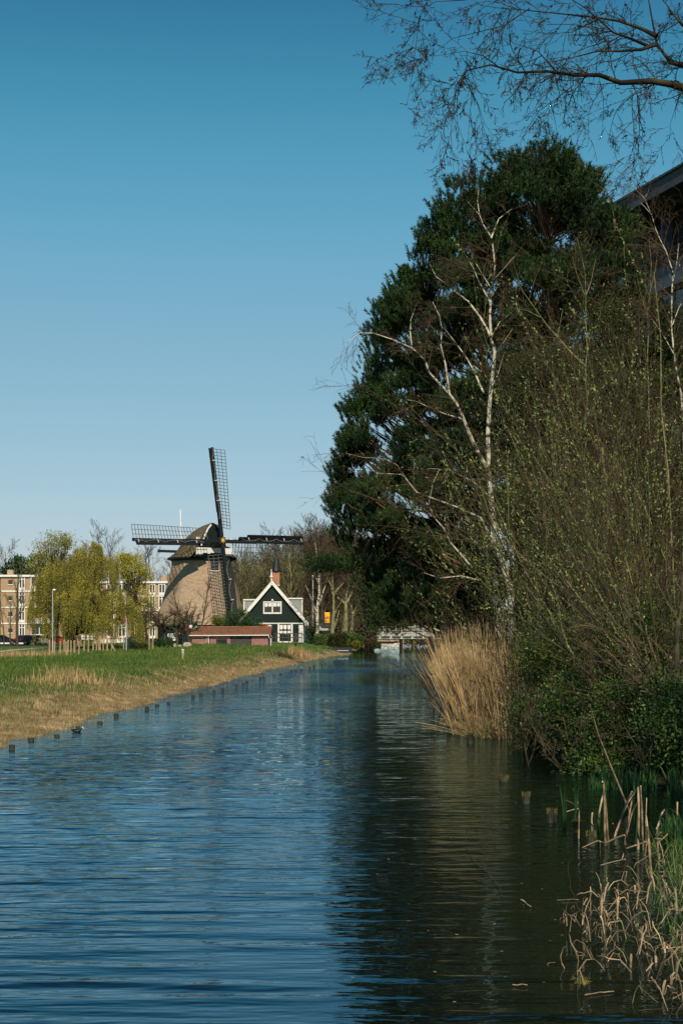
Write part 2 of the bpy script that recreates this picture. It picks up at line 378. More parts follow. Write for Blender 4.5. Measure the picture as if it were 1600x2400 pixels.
# rows spaced with distance
ys = [-40, -20, 0]; y = 5.0
while y < 70: ys.append(y); y += max(.022, .0022 * y * math.sqrt(y / 6))
ys += list(np.linspace(70, 260, 120)); ys = np.array(ys)
xs = np.concatenate([np.linspace(-16, -8, 5), np.linspace(-7, 5, 70), np.linspace(6, 24, 10)])
WX, WY = np.meshgrid(xs, ys)
amp = np.interp(WY, [0, 6, 16, 34, 70], [0, .0078, .0086, .0048, 0]) * np.interp(WX, [-8, -2, 1.0, 2.6], [1, 1, .5, .18])
mod = .62 + .38 * vnoise(WX, WY, .35, 12)
r5 = np.random.default_rng(5); WZ = 0
for lam, k in ((.50, 1.0), (.38, .9), (.29, .7), (.23, .45), (.68, .6)):
    for q in range(3):
        th = r5.uniform(-.20, .16); ph = r5.uniform(0, 6.28)
        WZ = WZ + k * np.sin((WX * math.sin(th) + WY * math.cos(th)) * 2 * math.pi / (lam * r5.uniform(.93, 1.07)) + ph + .5 * vnoise(WX, WY, .5, 20 + q))
WZ = WZ / 3.2 * amp * mod
n1, n2 = len(xs), len(ys); idx = (np.arange(n2 - 1)[:, None] * n1 + np.arange(n1 - 1)[None]).ravel()
wg = Geo().add(np.stack([WX, WY, WZ], -1).reshape(-1, 3), np.stack([idx, idx + 1, idx + n1 + 1, idx + n1], 1))
tag(wg.build("water", water_mat(), smooth=True), kind="structure")

# path and car park strip on the low ground
def ribbon(name, pts, wd, m, dz=.03):
    g = Geo(); V = []; f = []
    for i, (x, y) in enumerate(pts):
        V += [(x - wd / 2, y, hz(x - wd / 2, y) + dz), (x + wd / 2, y, hz(x + wd / 2, y) + dz)]
        if i: f.append((2 * i - 2, 2 * i - 1, 2 * i + 1, 2 * i))
    return tag(g.add(V, f).build(name, m), kind="structure")
M['path'] = mat('gravel_path', (.34, .31, .26), (.46, .43, .37), 1.5, .95)
M['asphalt'] = mat('asphalt', (.05, .05, .05), (.075, .075, .07), 3, .9)
ribbon("path", [(-31.5 - 5.5 * (i / 39), 112 + i * 3.4) for i in range(40)], 2.4, M['path'], .05)
g = Geo(); yy = [206, 222]; g.add([(-130, 206, .20), (-14, 206, .20), (-14, 222, .2), (-130, 222, .2)], [(0, 1, 2, 3)])
tag(g.build("road", M['asphalt']), kind="structure")

# ---------------------------------------------------------------- grass, marsh straw
def scatter(n, ymin, ymax, t0, t1, side, seed):
    r = np.random.default_rng(seed); u = r.random(n)
    y = 1 / (1 / ymin + u * (1 / ymax - 1 / ymin))        # density as seen
    t = t0 + (t1 - t0) * r.random(n)
    x = np.interp(y, LY, LX) - t if side == 'L' else np.interp(y, RY, RX) + t
    return x, y, t, r
x, y, t, r = scatter(110000, 27, 158, 1.2, 24, 'L', 1)
te = t / np.interp(y, [28, 42, 60, 100], [1.15, .85, .65, .7]); k = (np.abs(x / y) < .26) & (r.random(len(x)) < np.interp(te + 1.5 * vnoise(x, y, .7, 71), [1.0, 2.4, 3.6, 5], [.05, .4, .85, 1])); x, y, t = x[k], y[k], t[k]
z = height(x, y); n = len(x); D = np.stack([r.normal(0, .35, n), r.normal(0, .35, n), np.ones(n)], 1)
L_ = r.uniform(.08, .2, n) * (1 + .8 * (vnoise(x, y, .6, 31) > .15)) * np.interp(y, [30, 150], [.8, 1.3])
gr = Geo().blades(np.stack([x, y, z - .02], 1), D, L_, np.interp(y, [30, 150], [.022, .07]), 2)
tag(gr.build("grass", M['grassblade']), "green meadow grass covering the dike beside the canal", "grass", kind="stuff")
x, y, t, r = scatter(210000, 25.5, 142, -.35, 7, 'L', 3)
t = t / np.interp(y, [28, 42, 60, 100], [1.15, .85, .65, .7]); dens = np.interp(t + 1.3 * vnoise(x, y, .7, 71) * (t > 1), [-.35, -.1, .1, .3, 2.2, 3.2, 4.6, 6], [.0, .25, .7, .9, .8, .35, .08, .03]) * np.where((t > .5) & (t < 1.8), .25 + .75 * (vnoise(x, y, 1.6, 33) > -.12), 1)
dens = np.where(y > 115, dens * np.interp(t, [1.2, 3], [1, .1]), dens)
k = r.random(len(x)) < dens; x, y, t = x[k], y[k], t[k]; z = np.maximum(height(x, y), -.05); n = len(x)
D = np.stack([r.normal(0.05, .32, n), r.normal(0, .3, n), np.ones(n)], 1)
L_ = r.uniform(.06, .19, n) * np.interp(t, [-.2, .5, 2, 3.5, 5], [.7, .8, .8, 1.1, .9]) * (1 + .5 * vnoise(x, y, .9, 35))
st = Geo().blades(np.stack([x, y, z - .03], 1), D, L_, np.interp(y, [26, 120], [.014, .05]), 4)
tag(st.build("marsh_grass", M['straw_low']), "withered tan marsh grass along the edge of the water", "marsh grass", kind="stuff")
# tall isolated tufts on the bank
for i, (px, py, h, lab) in enumerate([(700, 1520, 1.1, "pale upright grass tuft on the green crest near the farmhouse"), (172, 1610, .7, "thin tall dry grass tuft where meadow turns to marsh"),
        (665, 1530, .55, "dark brown dead weed clump on the tan bank below the farmhouse"), (95, 1618, .4, "short dry grass tuft at the upper marsh edge"), (35, 1545, .8, "clump of dry reed beside the low path")]):
    d = {0: 112, 1: 47, 2: 104, 3: 44, 4: 96}[i]; c = P(px, py, d); r = np.random.default_rng(50 + i); n = 260 if i != 4 else 700
    sp = .5 if i != 4 else 1.6
    bx = c.x + r.normal(0, sp, n); by = c.y + r.normal(0, sp, n)
    D = np.stack([r.normal(0, .22, n), r.normal(0, .22, n), np.ones(n)], 1)
    o = Geo().blades(np.stack([bx, by, height(bx, by) - .02], 1), D, r.uniform(.4, 1, n) * h, .03 + d / 6000, 5 + i).build("grass_tuft", M['straw'] if i != 2 else M['twig_red'], origin=(c.x, c.y, hz(c.x, c.y)))
    tag(o, lab, "grass tuft", kind="stuff")

# ---------------------------------------------------------------- revetment posts in the water along the bank
ORD = "first second third fourth fifth sixth seventh eighth ninth tenth eleventh twelfth thirteenth fourteenth fifteenth sixteenth seventeenth eighteenth nineteenth twentieth".split()
def ordn(i):
    if i < 20: return ORD[i]
    tens = {2: "twenty", 3: "thirty", 4: "forty"}[(i + 1) // 10]
    return {20: "twentieth", 30: "thirtieth", 40: "fortieth"}[i + 1] if (i + 1) % 10 == 0 else tens + "-" + ORD[i % 10]
posts = [(30, 1752), (77, 1733), (137, 1722), (183, 1703), (235, 1692), (275, 1678), (312, 1672), (344, 1661), (372, 1651), (398, 1646), (424, 1640), (450, 1631), (470, 1626), (490, 1620), (505, 1616), (521, 1612), (537, 1607), (553, 1603), (568, 1599), (578, 1596), (592, 1592), (608, 1588), (621, 1585), (633, 1582), (645, 1579), (656, 1576.5), (667, 1574), (680, 1571), (692, 1568.5), (703, 1566), (714, 1563.5), (724, 1561), (734, 1558.5), (745, 1556), (755, 1553.5), (766, 1551), (776, 1549), (786, 1547), (796, 1545), (806, 1542.5), (816, 1540)]
posts = [p_ for i_, p_ in enumerate(posts) if i_ < 6 or (i_ * 7) % 10 > 2]
for i, (px, py) in enumerate(posts):
    px += random.uniform(-4, 4)
    d = EYE * F / (py + 5 - HZ); c = P(px, py, d); x = c.x; rr = random.uniform(.052, .068); h = random.uniform(.05, .12)
    g = Geo(); g.lathe([(rr, -.7), (rr, h - .012), (rr * .86, h)], (x, d, 0), 9)
    o = g.build("revetment_post", M['wetpost'], origin=(x, d, 0))
    extra = ["low, half sunk", "square cut", "slightly taller", "worn and rounded"][i % 4]
    tag(o, f"{extra} dark wooden post in the water, {ordn(i)} from the near end", "post", "posts lining the tan bank")

# coot
c = P(181, 1716, 31.0); cx, cy = c.x, c.y
g = Geo()
def ellipsoid(g, c, r, tilt=0, k=12, m=8):
    V = []; 
    for j in range(m + 1):
        ph = -math.pi / 2 + math.pi * j / m
        for i in range(k):
            th = 2 * math.pi * i / k
            x, y, z = r[0] * math.cos(ph) * math.cos(th), r[1] * math.cos(ph) * math.sin(th), r[2] * math.sin(ph)
            V.append((x * math.cos(tilt) - z * math.sin(tilt) + c[0], y + c[1], x * math.sin(tilt) + z * math.cos(tilt) + c[2]))
    fs = [(j * k + i, j * k + (i + 1) % k, (j + 1) * k + (i + 1) % k, (j + 1) * k + i) for j in range(m) for i in range(k)]
    g.add(V, fs); return g
M['coot'] = mat('black_feathers', (.01, .01, .012), None, rough=.5)
pr = [(.0, .0), (.03, .01), (.062, .05), (.075, .12), (.066, .19), (.035, .235), (.0, .245)]
V = []; kk = 12   # body as a lofted boat shape along X with raised tail and neck
secs = [(-.17, .115, .008, .010), (-.13, .09, .035, .03), (-.07, .065, .066, .058), (0, .06, .078, .068), (.06, .07, .066, .064), (.10, .09, .04, .046), (.115, .12, .026, .03), (.125, .145, .030, .030), (.142, .155, .028, .026), (.158, .153, .008, .008)]
for x_, z_, ry, rz_ in secs:
    for i in range(kk):
        a_ = 2 * math.pi * i / kk; V.append((cx + x_ * .8, cy + .8 * ry * math.cos(a_), .8 * (z_ - .03 + rz_ * math.sin(a_))))
g = Geo().add(V, [(j * kk + i, j * kk + (i + 1) % kk, (j + 1) * kk + (i + 1) % kk, (j + 1) * kk + i) for j in range(len(secs) - 1) for i in range(kk)] + [tuple(range(kk)), tuple(range((len(secs) - 1) * kk, len(secs) * kk))])
bird = thing("coot", (cx, cy, 0), "black water bird with a white bill swimming beside a bank post", "bird")
g.build("body", M['coot'], bird, smooth=True)
ellipsoid(Geo(), (cx + .134, cy, .094), (.022, .009, .010), -.5).build("bill", M['white'], bird)
ellipsoid(Geo(), (cx + .120, cy - .018, .112), (.010, .010, .018), 0).build("face_shield", M['white'], bird)

# ---------------------------------------------------------------- windmill
MX, MY = PX(473, 178), 178.0; MZ = hz(MX, MY)
mill = thing("windmill", (MX, MY, MZ), "thatched octagonal windmill with dark cap and four black sails", "windmill")
def octa(prof, k=8, ang=math.pi / 8 + .3, rnd=False): return Geo().lathe(prof, (MX, MY, 0), k, True, ang)
prof = [(6.25, 3.0), (6.1, 3.3), (5.7, 4.2), (5.2, 5.6), (4.72, 7.2), (4.28, 8.8), (3.92, 10.2), (3.78, 11.05)]
# octagon with softened thatch corners: 24-gon with radius modulated
g = Geo(); V = []; kk = 48
for r_, z_ in prof:
    for i in range(kk):
        a_ = 2 * math.pi * i / kk; q = (a_ % (math.pi / 4)) - math.pi / 8
        rad = min(r_ * 1.0 * math.cos(math.pi / 8) / math.cos(q), r_ * .975); b_ = a_ + .3
        V.append((MX + rad * math.cos(b_), MY + rad * math.sin(b_), z_))
g.add(V, [(j * kk + i, j * kk + (i + 1) % kk, (j + 1) * kk + (i + 1) % kk, (j + 1) * kk + i) for j in range(len(prof) - 1) for i in range(kk)] + [tuple(range(kk))[::-1], tuple(range((len(prof) - 1) * kk, len(prof) * kk))])
g.build("thatched_body", M['thatch'], mill)
octa([(5.6, MZ - .4), (5.6, 2.2), (5.6, 3.02)]).build("boarded_base", M['greenblack'], mill)
Geo().lathe([(3.9, 10.98), (3.95, 11.15), (3.7, 11.2), (3.7, 11.75)], (MX, MY, 0), 24).build("curb_ring", M['tarred'], mill)
fwd = np.array([.552, -.834, 0]); lat = np.array([.834, .552, 0]); mc = np.array([MX, MY, 0.])
def cap_pt(s_, l_, z_): return tuple(mc + fwd * s_ + lat * l_ + np.array([0, 0, z_]))
sec_s = [-4.35, -4.1, -3.5, -2.6, -1.5, -.2, 1.0, 2.0, 2.7, 3.05]
hgt = [.25, .9, 1.8, 2.6, 3.3, 3.8, 4.1, 4.25, 4.3, 4.25]
hwd = [.6, 1.7, 2.7, 3.5, 4.0, 4.2, 4.15, 3.85, 3.5, 3.2]
shape = [(1, 0), (.9, .06), (.78, .16), (.66, .31), (.56, .48), (.45, .66), (.31, .83), (.15, .95), (0, 1.0)]
full = [(-a_, b_) for a_, b_ in shape] + shape[-2::-1]
V = []; kk = len(full)
for s_, h_, w_ in zip(sec_s, hgt, hwd):
    for a_, b_ in full: V.append(cap_pt(s_ - .0 * b_, a_ * w_, 11.35 + b_ * h_))
fs = [(j * kk + i, j * kk + i + 1, (j + 1) * kk + i + 1, (j + 1) * kk + i) for j in range(len(sec_s) - 1) for i in range(kk - 1)] + [tuple(range(kk))]
V2 = [cap_pt(s_, a_ * w_, 11.35) for s_, w_ in zip(sec_s, hwd) for a_ in (-1, 1)]
o0 = len(V); fs += [(o0 + 2 * j, o0 + 2 * j + 1, o0 + 2 * j + 3, o0 + 2 * j + 2) for j in range(len(sec_s) - 1)]
cap = Geo().add(V + V2, fs).build("cap", M['thatch_cap'], mill)
# eave edge board
g = Geo()
for j in range(len(sec_s) - 1):
    pass
for sg in (-1, 1):
    g = Geo()
    for j in range(len(sec_s) - 1): g.beam(cap_pt(sec_s[j], sg * hwd[j] * .97, 11.28), cap_pt(sec_s[j + 1], sg * hwd[j + 1] * .97, 11.28), .14, .22)
    g.build("eave_board", M['tarred'], mill)
# front face, recessed
face = [(a_ * 3.0 * .83, b_ * 4.0) for a_, b_ in full if b_ >= .28]
w0 = face[0][0]
ff = Geo().prism(face, 2.85, 3.2, lambda u, v, d: cap_pt(d, u, 11.4 + v)); ff.build("front_boarding", M['greenblack'], mill)
Geo().prism([(-2.3, .0), (2.3, .0), (2.3, 1.3), (-2.3, 1.3)], 2.4, 3.12, lambda u, v, d: cap_pt(d, u, 11.35 + v)).build("breast_beam", M['tarred'], mill)
g = Geo(); ed = [(a_ * 3.2 * .85, b_ * 4.12) for a_, b_ in full if .28 <= b_ <= .96]
half = len(ed) // 2
for part in (ed[:half], ed[half:]):
    g = Geo()
    for p_, q_ in zip(part[:-1], part[1:]): g.beam(cap_pt(3.24, p_[0], 11.45 + p_[1]), cap_pt(3.24, q_[0], 11.45 + q_[1]), .16, .16)
    g.build("cap_edge_trim", M['white'], mill)
beard = [(-2.55, .0), (-1.75, .0), (-1.5, .34), (-.75, .34), (-.62, .05), (-.9, -.28), (-.1, .34), (.4, .34), (1.5, .34), (1.75, .0), (2.1, -.25), (2.3, .05), (2.55, .05), (2.5, 1.0), (-2.5, 1.0)]
beard = [(-2.55, .0), (-1.8, .0), (-1.6, .3), (-1.0, .3), (-1.15, .0), (-.75, .0), (-.6, .32), (.5, .32), (1.2, .32), (1.45, .0), (2.55, .02), (2.5, .95), (-2.5, .95)]
Geo().prism(beard, 3.26, 3.42, lambda u, v, d: cap_pt(d, u, 11.55 + v)).build("white_name_board", M['white'], mill)
g = Geo(); 
for u_, v_ in ((-2.35, 2.05), (2.2, 2.0)): Geo().prism([(u_ - .2, v_ - .2), (u_ + .2, v_ - .2), (u_ + .22, v_ + .25), (u_ - .22, v_ + .25)], 3.2, 3.5, lambda u, v, d: cap_pt(d, u, 11.45 + v)).build("trim_block", M['white'], mill)
# windshaft and sails
tiltr = R(11); nv = fwd * math.cos(tiltr) + np.array([0, 0, math.sin(tiltr)]); uv = lat.copy(); vv = np.cross(uv, nv); vv /= np.linalg.norm(vv)
if vv[2] < 0: vv = -vv
hub = np.array(P(519.5, 1268, MY - 4.75))
g = Geo(); g.beam(hub - nv * 4.9, hub + nv * .35, .6, .6); g.beam(hub - nv * .4, hub + nv * .25, .85, .85); g.build("windshaft", M['tarred'], mill)
g = Geo(); V = [tuple(hub + nv * .45)]
for i in range(16):
    a_ = i * math.pi / 8; rr = .42 if i % 2 == 0 else .13; V.append(tuple(hub + nv * .40 + (uv * math.cos(a_) + vv * math.sin(a_)) * rr))
V += [tuple(np.array(q) - nv * .04) for q in V]
g.add(V, [(0, 1 + i, 1 + (i + 1) % 16) for i in range(16)] + [(1 + i, 18 + i, 18 + (i + 1) % 16, 1 + (i + 1) % 16) for i in range(16)]); g.build("gold_star", M['gold'], mill)
sailname = ["horizontal sail pointing away over the farmhouse", "upright sail standing against the sky", "horizontal sail reaching over the willow side", "sail hanging in front of the thatched body"]
for q in range(4):
    a_ = math.pi / 2 * q + R(0.9); e = uv * math.cos(a_) + vv * math.sin(a_); f = uv * math.sin(a_) - vv * math.cos(a_)
    off = nv * (.12 if q % 2 else -.16)
    def pt(r_, w_, dn=0.0):
        tw = R(26 - 20 * min(1, r_ / 12)) ; return hub + off + e * r_ + f * w_ * math.cos(tw) - nv * w_ * math.sin(tw) + nv * dn
    g = Geo(); g.beam(pt(-.3, 0), pt(5, 0), .38, .38, up=nv); g.beam(pt(5, 0), pt(11.8, 0), .30, .30, up=nv)
    stock = g.build("sail", M['sail'], mill); stock["label"] = sailname[q]
    g = Geo(); nb = 25
    for i in range(nb):
        r_ = 1.7 + i * (11.65 - 1.7) / (nb - 1); g.beam(pt(r_, -.30), pt(r_, 1.92), .055, .05, up=nv)
    for w_ in (.68, 1.28, 1.90): 
        for i in range(6): g.beam(pt(1.68 + i * 1.665, w_, .03), pt(1.68 + (i + 1) * 1.665, w_, .03), .05, .05, up=nv)
    g.build("lattice", M['lattice'], stock)
    g = Geo()
    for i in range(8):
        r0, r1 = 2.25 + i * 1.165, 2.25 + (i + 1) * 1.165
        for w0_, w1_, dn in ((-.12, -.78 if r0 > 2.4 else -.5, .05),):
            A, B, C_, D_ = pt(r0, w0_, .16), pt(r1, w0_, .16), pt(r1, w1_, .42), pt(r0, w1_, .42)
            th = nv * .03; g.add([A, B, C_, D_, A - th, B - th, C_ - th, D_ - th], [(0, 1, 2, 3), (7, 6, 5, 4), (0, 4, 5, 1), (1, 5, 6, 2), (2, 6, 7, 3), (3, 7, 4, 0)])
    g.build("wind_board", M['sail'], stock)
    g = Geo(); polys = []; 
    pts = []; 
    for i in range(29):
        t_ = i / 28; sag = abs(math.sin(t_ * math.pi * 3.5)); pts.append(pt(2.6 + t_ * 8.9, -.15 - .30 * (1 - sag) + .1, .36 - .1 * sag))
    polys.append((pts, [.014] * 29)); g.tubes(polys, 4)
    for i in range(7):
        r_ = 3.6 + i * 1.27; c_ = pt(r_, -.22, .45)
        if i % 2 == (q % 2): g.beam(c_ - f * .22, c_ + f * .14 + e * .08, .11, .09, up=nv)
    for i in range(20): 
        c_ = pt(2.8 + i * .46, -.12, .33); g.beam(c_ - e * .03, c_ + e * .03, .03, .03, up=nv)
    g.build("furled_rope", M['rope'], stock)
# tail beams
g = Geo(); sprl, sprr = cap_pt(-1.7, -5.2, 12.2), cap_pt(-1.7, 5.2, 12.2); g.beam(sprl, sprr, .28, .32)
tailf = cap_pt(-8.8, 0, 2.2); tailt = cap_pt(-4.2, 0, 12.3); g.beam(tailt, tailf, .35, .4)
g.beam(cap_pt(-3.0, -2.6, 11.8), cap_pt(-8.0, -.1, 3.6), .16, .16); g.beam(cap_pt(-3.0, 2.6, 11.8), cap_pt(-8.0, .1, 3.6), .16, .16)
g.build("tail_beams", M['tarred'], mill)
# the small upper window behind the hanging sail
def on_face(ang_deg, z_, r_, w_, h_, m_, nm, t_=.1):
    a_ = R(ang_deg); n_ = np.array([math.cos(a_), math.sin(a_), 0]); s_ = np.array([-math.sin(a_), math.cos(a_), 0]); c_ = mc + n_ * r_
    return Geo().prism([(-w_ / 2, 0), (w_ / 2, 0), (w_ / 2, h_), (-w_ / 2, h_)], 0, t_, lambda u, v, d: tuple(c_ + s_ * u + n_ * d + np.array([0, 0, z_ + v]))).build(nm, m_, mill)
wdw = on_face(-60, 9.7, 3.62, 1.0, 1.1, M['glass'], "window", .25)
fr = on_face(-60, 9.6, 3.60, 1.2, .10, M['white'], "window_sill", .34)

# ---------------------------------------------------------------- farmhouse
HD = 171.0; HXc = PX(638, HD); HG = .92
farm = thing("farmhouse", (HXc, HD, HG), "dark green gabled farmhouse with white bargeboards beside the windmill", "house")
def hp(u, v, d): return (HXc + u, HD + d, HG + v)
def hbx(g, c, s_): return g.box(c, (s_[0], s_[2], s_[1]))      # size given as width, height, thickness
pk = PZ(1362, HD) - HG; ev = PZ(1455, HD) - HG; HW = 4.05; WL = 3.75
g = Geo().prism([(-WL, 2.25), (WL, 2.25), (WL, ev + .22), (0, pk - .1), (-WL, ev + .22)], 0, 10.5, hp); g.build("gable_boarding", M['greenblack'], farm)
Geo().prism([(-WL + .02, -.6), (WL - .02, -.6), (WL - .02, 2.24), (-WL + .02, 2.24)], .04, 10.4, hp).build("lower_wall", M['white'], farm)
hbx(Geo(), hp(0, 2.26, -.05), (2 * WL + .1, .12, .16)).build("white_ledge", M['white'], farm)
sl_ = (pk - ev) / HW
for sg in (-1, 1):
    Geo().prism([(sg * 0.0, pk + .12), (sg * (HW + .35), ev - .25), (sg * (HW + .35), ev - .42), (sg * 0.0, pk - .06)][::sg], -.28, 10.8, hp).build("roof_slope", M['rooftile'], farm)
    Geo().prism([(sg * .0, pk + .10), (sg * (HW + .30), ev - .25), (sg * (HW + .30), ev - .62), (sg * (HW - .12), ev - .55), (sg * (HW - .12), ev - .3), (sg * 0.0, pk - .45)][::sg], -.42, -.3, hp).build("bargeboard", M['white'], farm)
    # dormer with lead cheeks and a flat white-edged top
    x0, x1 = sg * 1.9, sg * 3.5; zt = PZ(1406 if sg < 0 else 1403, HD) - HG
    dm = Geo().prism([(x0, zt - .0), (x1, zt - .0), (x1, ev + .1), (x0, ev + .9)][::sg], 2.0, 5.4, hp).build("dormer", M['lead'], farm)
    hbx(Geo(), hp((x0 + x1) / 2, zt + .06, 3.7), (1.85, .16, 3.7)).build("dormer_roof_edge", M['white'], dm)
    hbx(Geo(), hp(x1 + sg * .03, (zt + ev) / 2, 2.0), (.14, zt - ev - .2, .14)).build("corner_trim", M['white'], dm)
g = Geo().lathe([(.09, pk - .35), (.09, pk + .35), (.2, pk + .45), (.2, pk + .55), (.09, pk + .65), (.14, pk + .8), (.06, pk + .95), (.045, pk + 1.35), (.03, pk + 1.45)], hp(-.08, 0, -.46), 8)
hbx(g, hp(-.08, pk - .32, -.46), (.34, .34, .08)); g.build("finial", M['white'], farm)
# window pair in the gable
zw = PZ(1437, HD) - HG; zt = PZ(1411, HD) - HG; xl, xr = PX(617, HD) - HXc, PX(660, HD) - HXc
wf = Geo(); th = .14
hbx(wf, hp((xl + xr) / 2, zw, -.06), (xr - xl, th * 1.3, .12)); hbx(wf, hp((xl + xr) / 2, zt, -.06), (xr - xl, th, .12))
for xx in (xl + th / 2, (xl + xr) / 2, xr - th / 2): hbx(wf, hp(xx, (zw + zt) / 2, -.065), (th, zt - zw - .2, .12))
wn = hbx(Geo(), hp((xl + xr) / 2, (zw + zt) / 2, .0), (xr - xl - .1, zt - zw, .04)).build("window", M['glass'], farm)
wf.build("frame", M['white'], wn)
g = Geo()
def scallop(g, xa, xb, ztop, h, d, n):
    for i in range(n):
        a0 = xa + (xb - xa) * i / n; a1 = xa + (xb - xa) * (i + 1) / n; am = (a0 + a1) / 2; hh = h * random.uniform(.9, 1.05)
        g.prism([(a0, ztop), (a0, ztop - hh * .8), (am, ztop - hh), (a1, ztop - hh * .8), (a1, ztop)], d - .01, d, hp)
mid = (xl + xr) / 2
for aa, bb in ((xl + .2, mid - .12), (mid + .12, xr - .2)): 
    g = Geo(); m_ = (aa + bb) / 2; scallop(g, aa, m_ - .04, zt - .12, .48, -.028, 5); scallop(g, m_ + .04, bb, zt - .12, .46, -.028, 5)
    g.build("lace_curtain", M['curtain'], wn)
Geo().lathe([(.05, 0), (.12, .05), (.14, .14), (.08, .25), (.03, .28)], hp((xl + xr) / 2, zt + .08, -.16), 8).build("gable_lamp", M['white'], farm)
# ground floor: window between shutters
xa, xb = PX(653, HD) - HXc, PX(684, HD) - HXc
w2 = hbx(Geo(), hp((xa + xb) / 2, 1.15, .02), (xb - xa, 2.1, .06)).build("window", M['glass'], farm)
g = Geo()
for xx in (xa, xb): hbx(g, hp(xx, 1.12, -.05), (.2, 2.16, .12))
hbx(g, hp((xa + xb) / 2, .02, -.05), (xb - xa, .16, .12)); g.build("frame", M['white'], w2)
g = Geo()
for i in range(1, 3): hbx(g, hp(xa + (xb - xa) * i / 3, 1.12, -.035), (.05, 2.0, .03))
hbx(g, hp((xa + xb) / 2, 1.42, -.035), (xb - xa - .2, .1, .03)); g.build("glazing_bars", M['tarred'], w2)
g = Geo()
for i in range(3):
    a0 = xa + .12 + (xb - xa - .24) * i / 3; a1 = a0 + (xb - xa - .24) / 3 - .06; scallop(g, a0 + .03, a1, 2.06, .55, -.015, 1); scallop(g, a0 + .03, a1, 1.36, .42, -.015, 3)
g.build("lace_curtain", M['curtain'], w2)
for xx in (PX(643.5, HD) - HXc, PX(693, HD) - HXc): hbx(Geo(), hp(xx, 1.12, -.03), (.72, 2.1, .08)).build("shutter", M['greenblack'], farm)
# chimney with dark pointed cowl
cx_, cd = PX(648, HD + 6) - HXc, 5.4
chm = hbx(Geo(), hp(cx_, pk + .3, cd), (.85, 2.0, .85)).build("chimney", M['brick'], farm)
Geo().lathe([(.02, 0), (.62, .02), (.66, .14), (.5, .5), (.36, 1.2), (.22, 1.7), (.10, 2.0), (.12, 2.1), (.02, 2.35)], hp(cx_, pk + 1.3, cd), 10).build("pointed_cowl", M['tarred'], chm)
hbx(Geo(), hp(cx_ + .28, pk - .35, cd - .47), (.34, .08, .5)).build("flashing", M['white'], chm)

# garden railing and chairs before the farmhouse
gz = hz(PX(655, 160), 160)
fen = thing("garden_fence", (PX(655, 160), 160, gz), "weathered two-rail wooden fence in front of the farmhouse window", "fence")
x0, x1 = PX(632, 160), PX(707, 160); g = Geo()
for zz_ in (.62, 1.05): g.box(((x0 + x1) / 2, 160, gz + zz_), (x1 - x0, .05, .09))
g.build("rail", M['grayboard'], fen)
for i in range(6): Geo().box((x0 + (x1 - x0) * i / 5, 160.06, gz + .5), (.1, .1, 1.25)).build("post", M['grayboard'], fen)
def chair(x, y, lab):
    z = hz(x, y); o = thing("garden_chair", (x, y, z), lab, "chair", "garden chairs")
    Geo().box((x, y, z + .45), (.5, .45, .05)).build("seat", M['grayboard'], o); g = Geo()
    for i in range(4): g.box((x - .2 + i * .13, y + .22, z + .75), (.06, .03, .6))
    g.box((x, y + .22, z + 1.05), (.5, .04, .06)); g.build("backrest", M['grayboard'], o)
    for a_ in (-.22, .22):
        for b_ in (-.2, .2): Geo().box((x + a_, y + b_, z + .21), (.045, .045, .42)).build("leg", M['grayboard'], o)
chair(PX(691, 158), 158, "slatted grey garden chair standing by the dark shutter"); chair(PX(698, 159), 159, "slatted grey garden chair beside the white house corner")

# ---------------------------------------------------------------- tiled shed
SD = 150.0; SG = .62; sx0, sx1 = PX(449, SD), PX(632, SD)
shed = thing("tiled_shed", ((sx0 + sx1) / 2, SD, SG), "low shed with mossy red pantile roof and faded pink walls on the dike", "shed")
ez = PZ(1489, SD); rz_ = PZ(1471, SD + 2.2)
g = Geo(); n = 46; rows = 7; V = []
for j in range(rows + 1):
    for i in range(n * 2 + 1):
        u = i / (n * 2); z = ez + .05 + (rz_ - ez) * j / rows + (.06 if i % 2 else 0) + random.uniform(-.02, .02) - .04 * (j == 0); V.append((sx0 - .15 + (sx1 - sx0 + .3) * u, SD - .3 + 2.5 * j / rows, z))
w_ = n * 2 + 1
fs = [(j * w_ + i, j * w_ + i + 1, (j + 1) * w_ + i + 1, (j + 1) * w_ + i) for j in range(rows) for i in range(w_ - 1)]
M['pantile'] = mat('mossy_pantiles', (.30, .085, .05), (.11, .09, .04), 5.5, .85, 8, .2, lo=.40, hi=.58, c3=(.20, .09, .055), island=.0)
g.add(V, fs); g.add([(sx0 - .15, SD + 2.2, rz_), (sx1 + .15, SD + 2.2, rz_), (sx1 + .15, SD + 4.4, ez), (sx0 - .15, SD + 4.4, ez)], [(0, 1, 2, 3)])
rf = g.build("roof", M['pantile'], shed)
g = Geo().tubes([([(sx0 - .15 + (sx1 - sx0 + .3) * t_ / 12, SD + 2.2, rz_ + .05) for t_ in range(13)], [.11] * 13)], 8); g.build("ridge", M['pantile'], rf)
def shp(u0, u1, z0, z1, m_, nm, d0=0., d1=.12, par=None):
    a, b = PX(u0, SD), PX(u1, SD); return Geo().box(((a + b) / 2, SD + (d0 + d1) / 2, (PZ(z0, SD) + PZ(z1, SD)) / 2), (b - a, d1 - d0, abs(PZ(z0, SD) - PZ(z1, SD)))).build(nm, m_, par or shed)
shp(450, 484, 1490, 1521, M['pinkwood'], "wall_panel"); shp(492, 540, 1490, 1521, M['pinkwood'], "wall_panel")
shp(540, 590, 1490, 1519, M['grayboard'], "board_panel", .02, .14); shp(590, 628, 1490, 1521, M['pinkwood'], "wall_panel", -.0, .12)
g = Geo().box(((sx0 + sx1) / 2, SD + 2.2, (SG + ez) / 2), (sx1 - sx0 - .1, 4.0, ez - SG - .05)); g.build("inner_walls", M['grayboard'], shed)
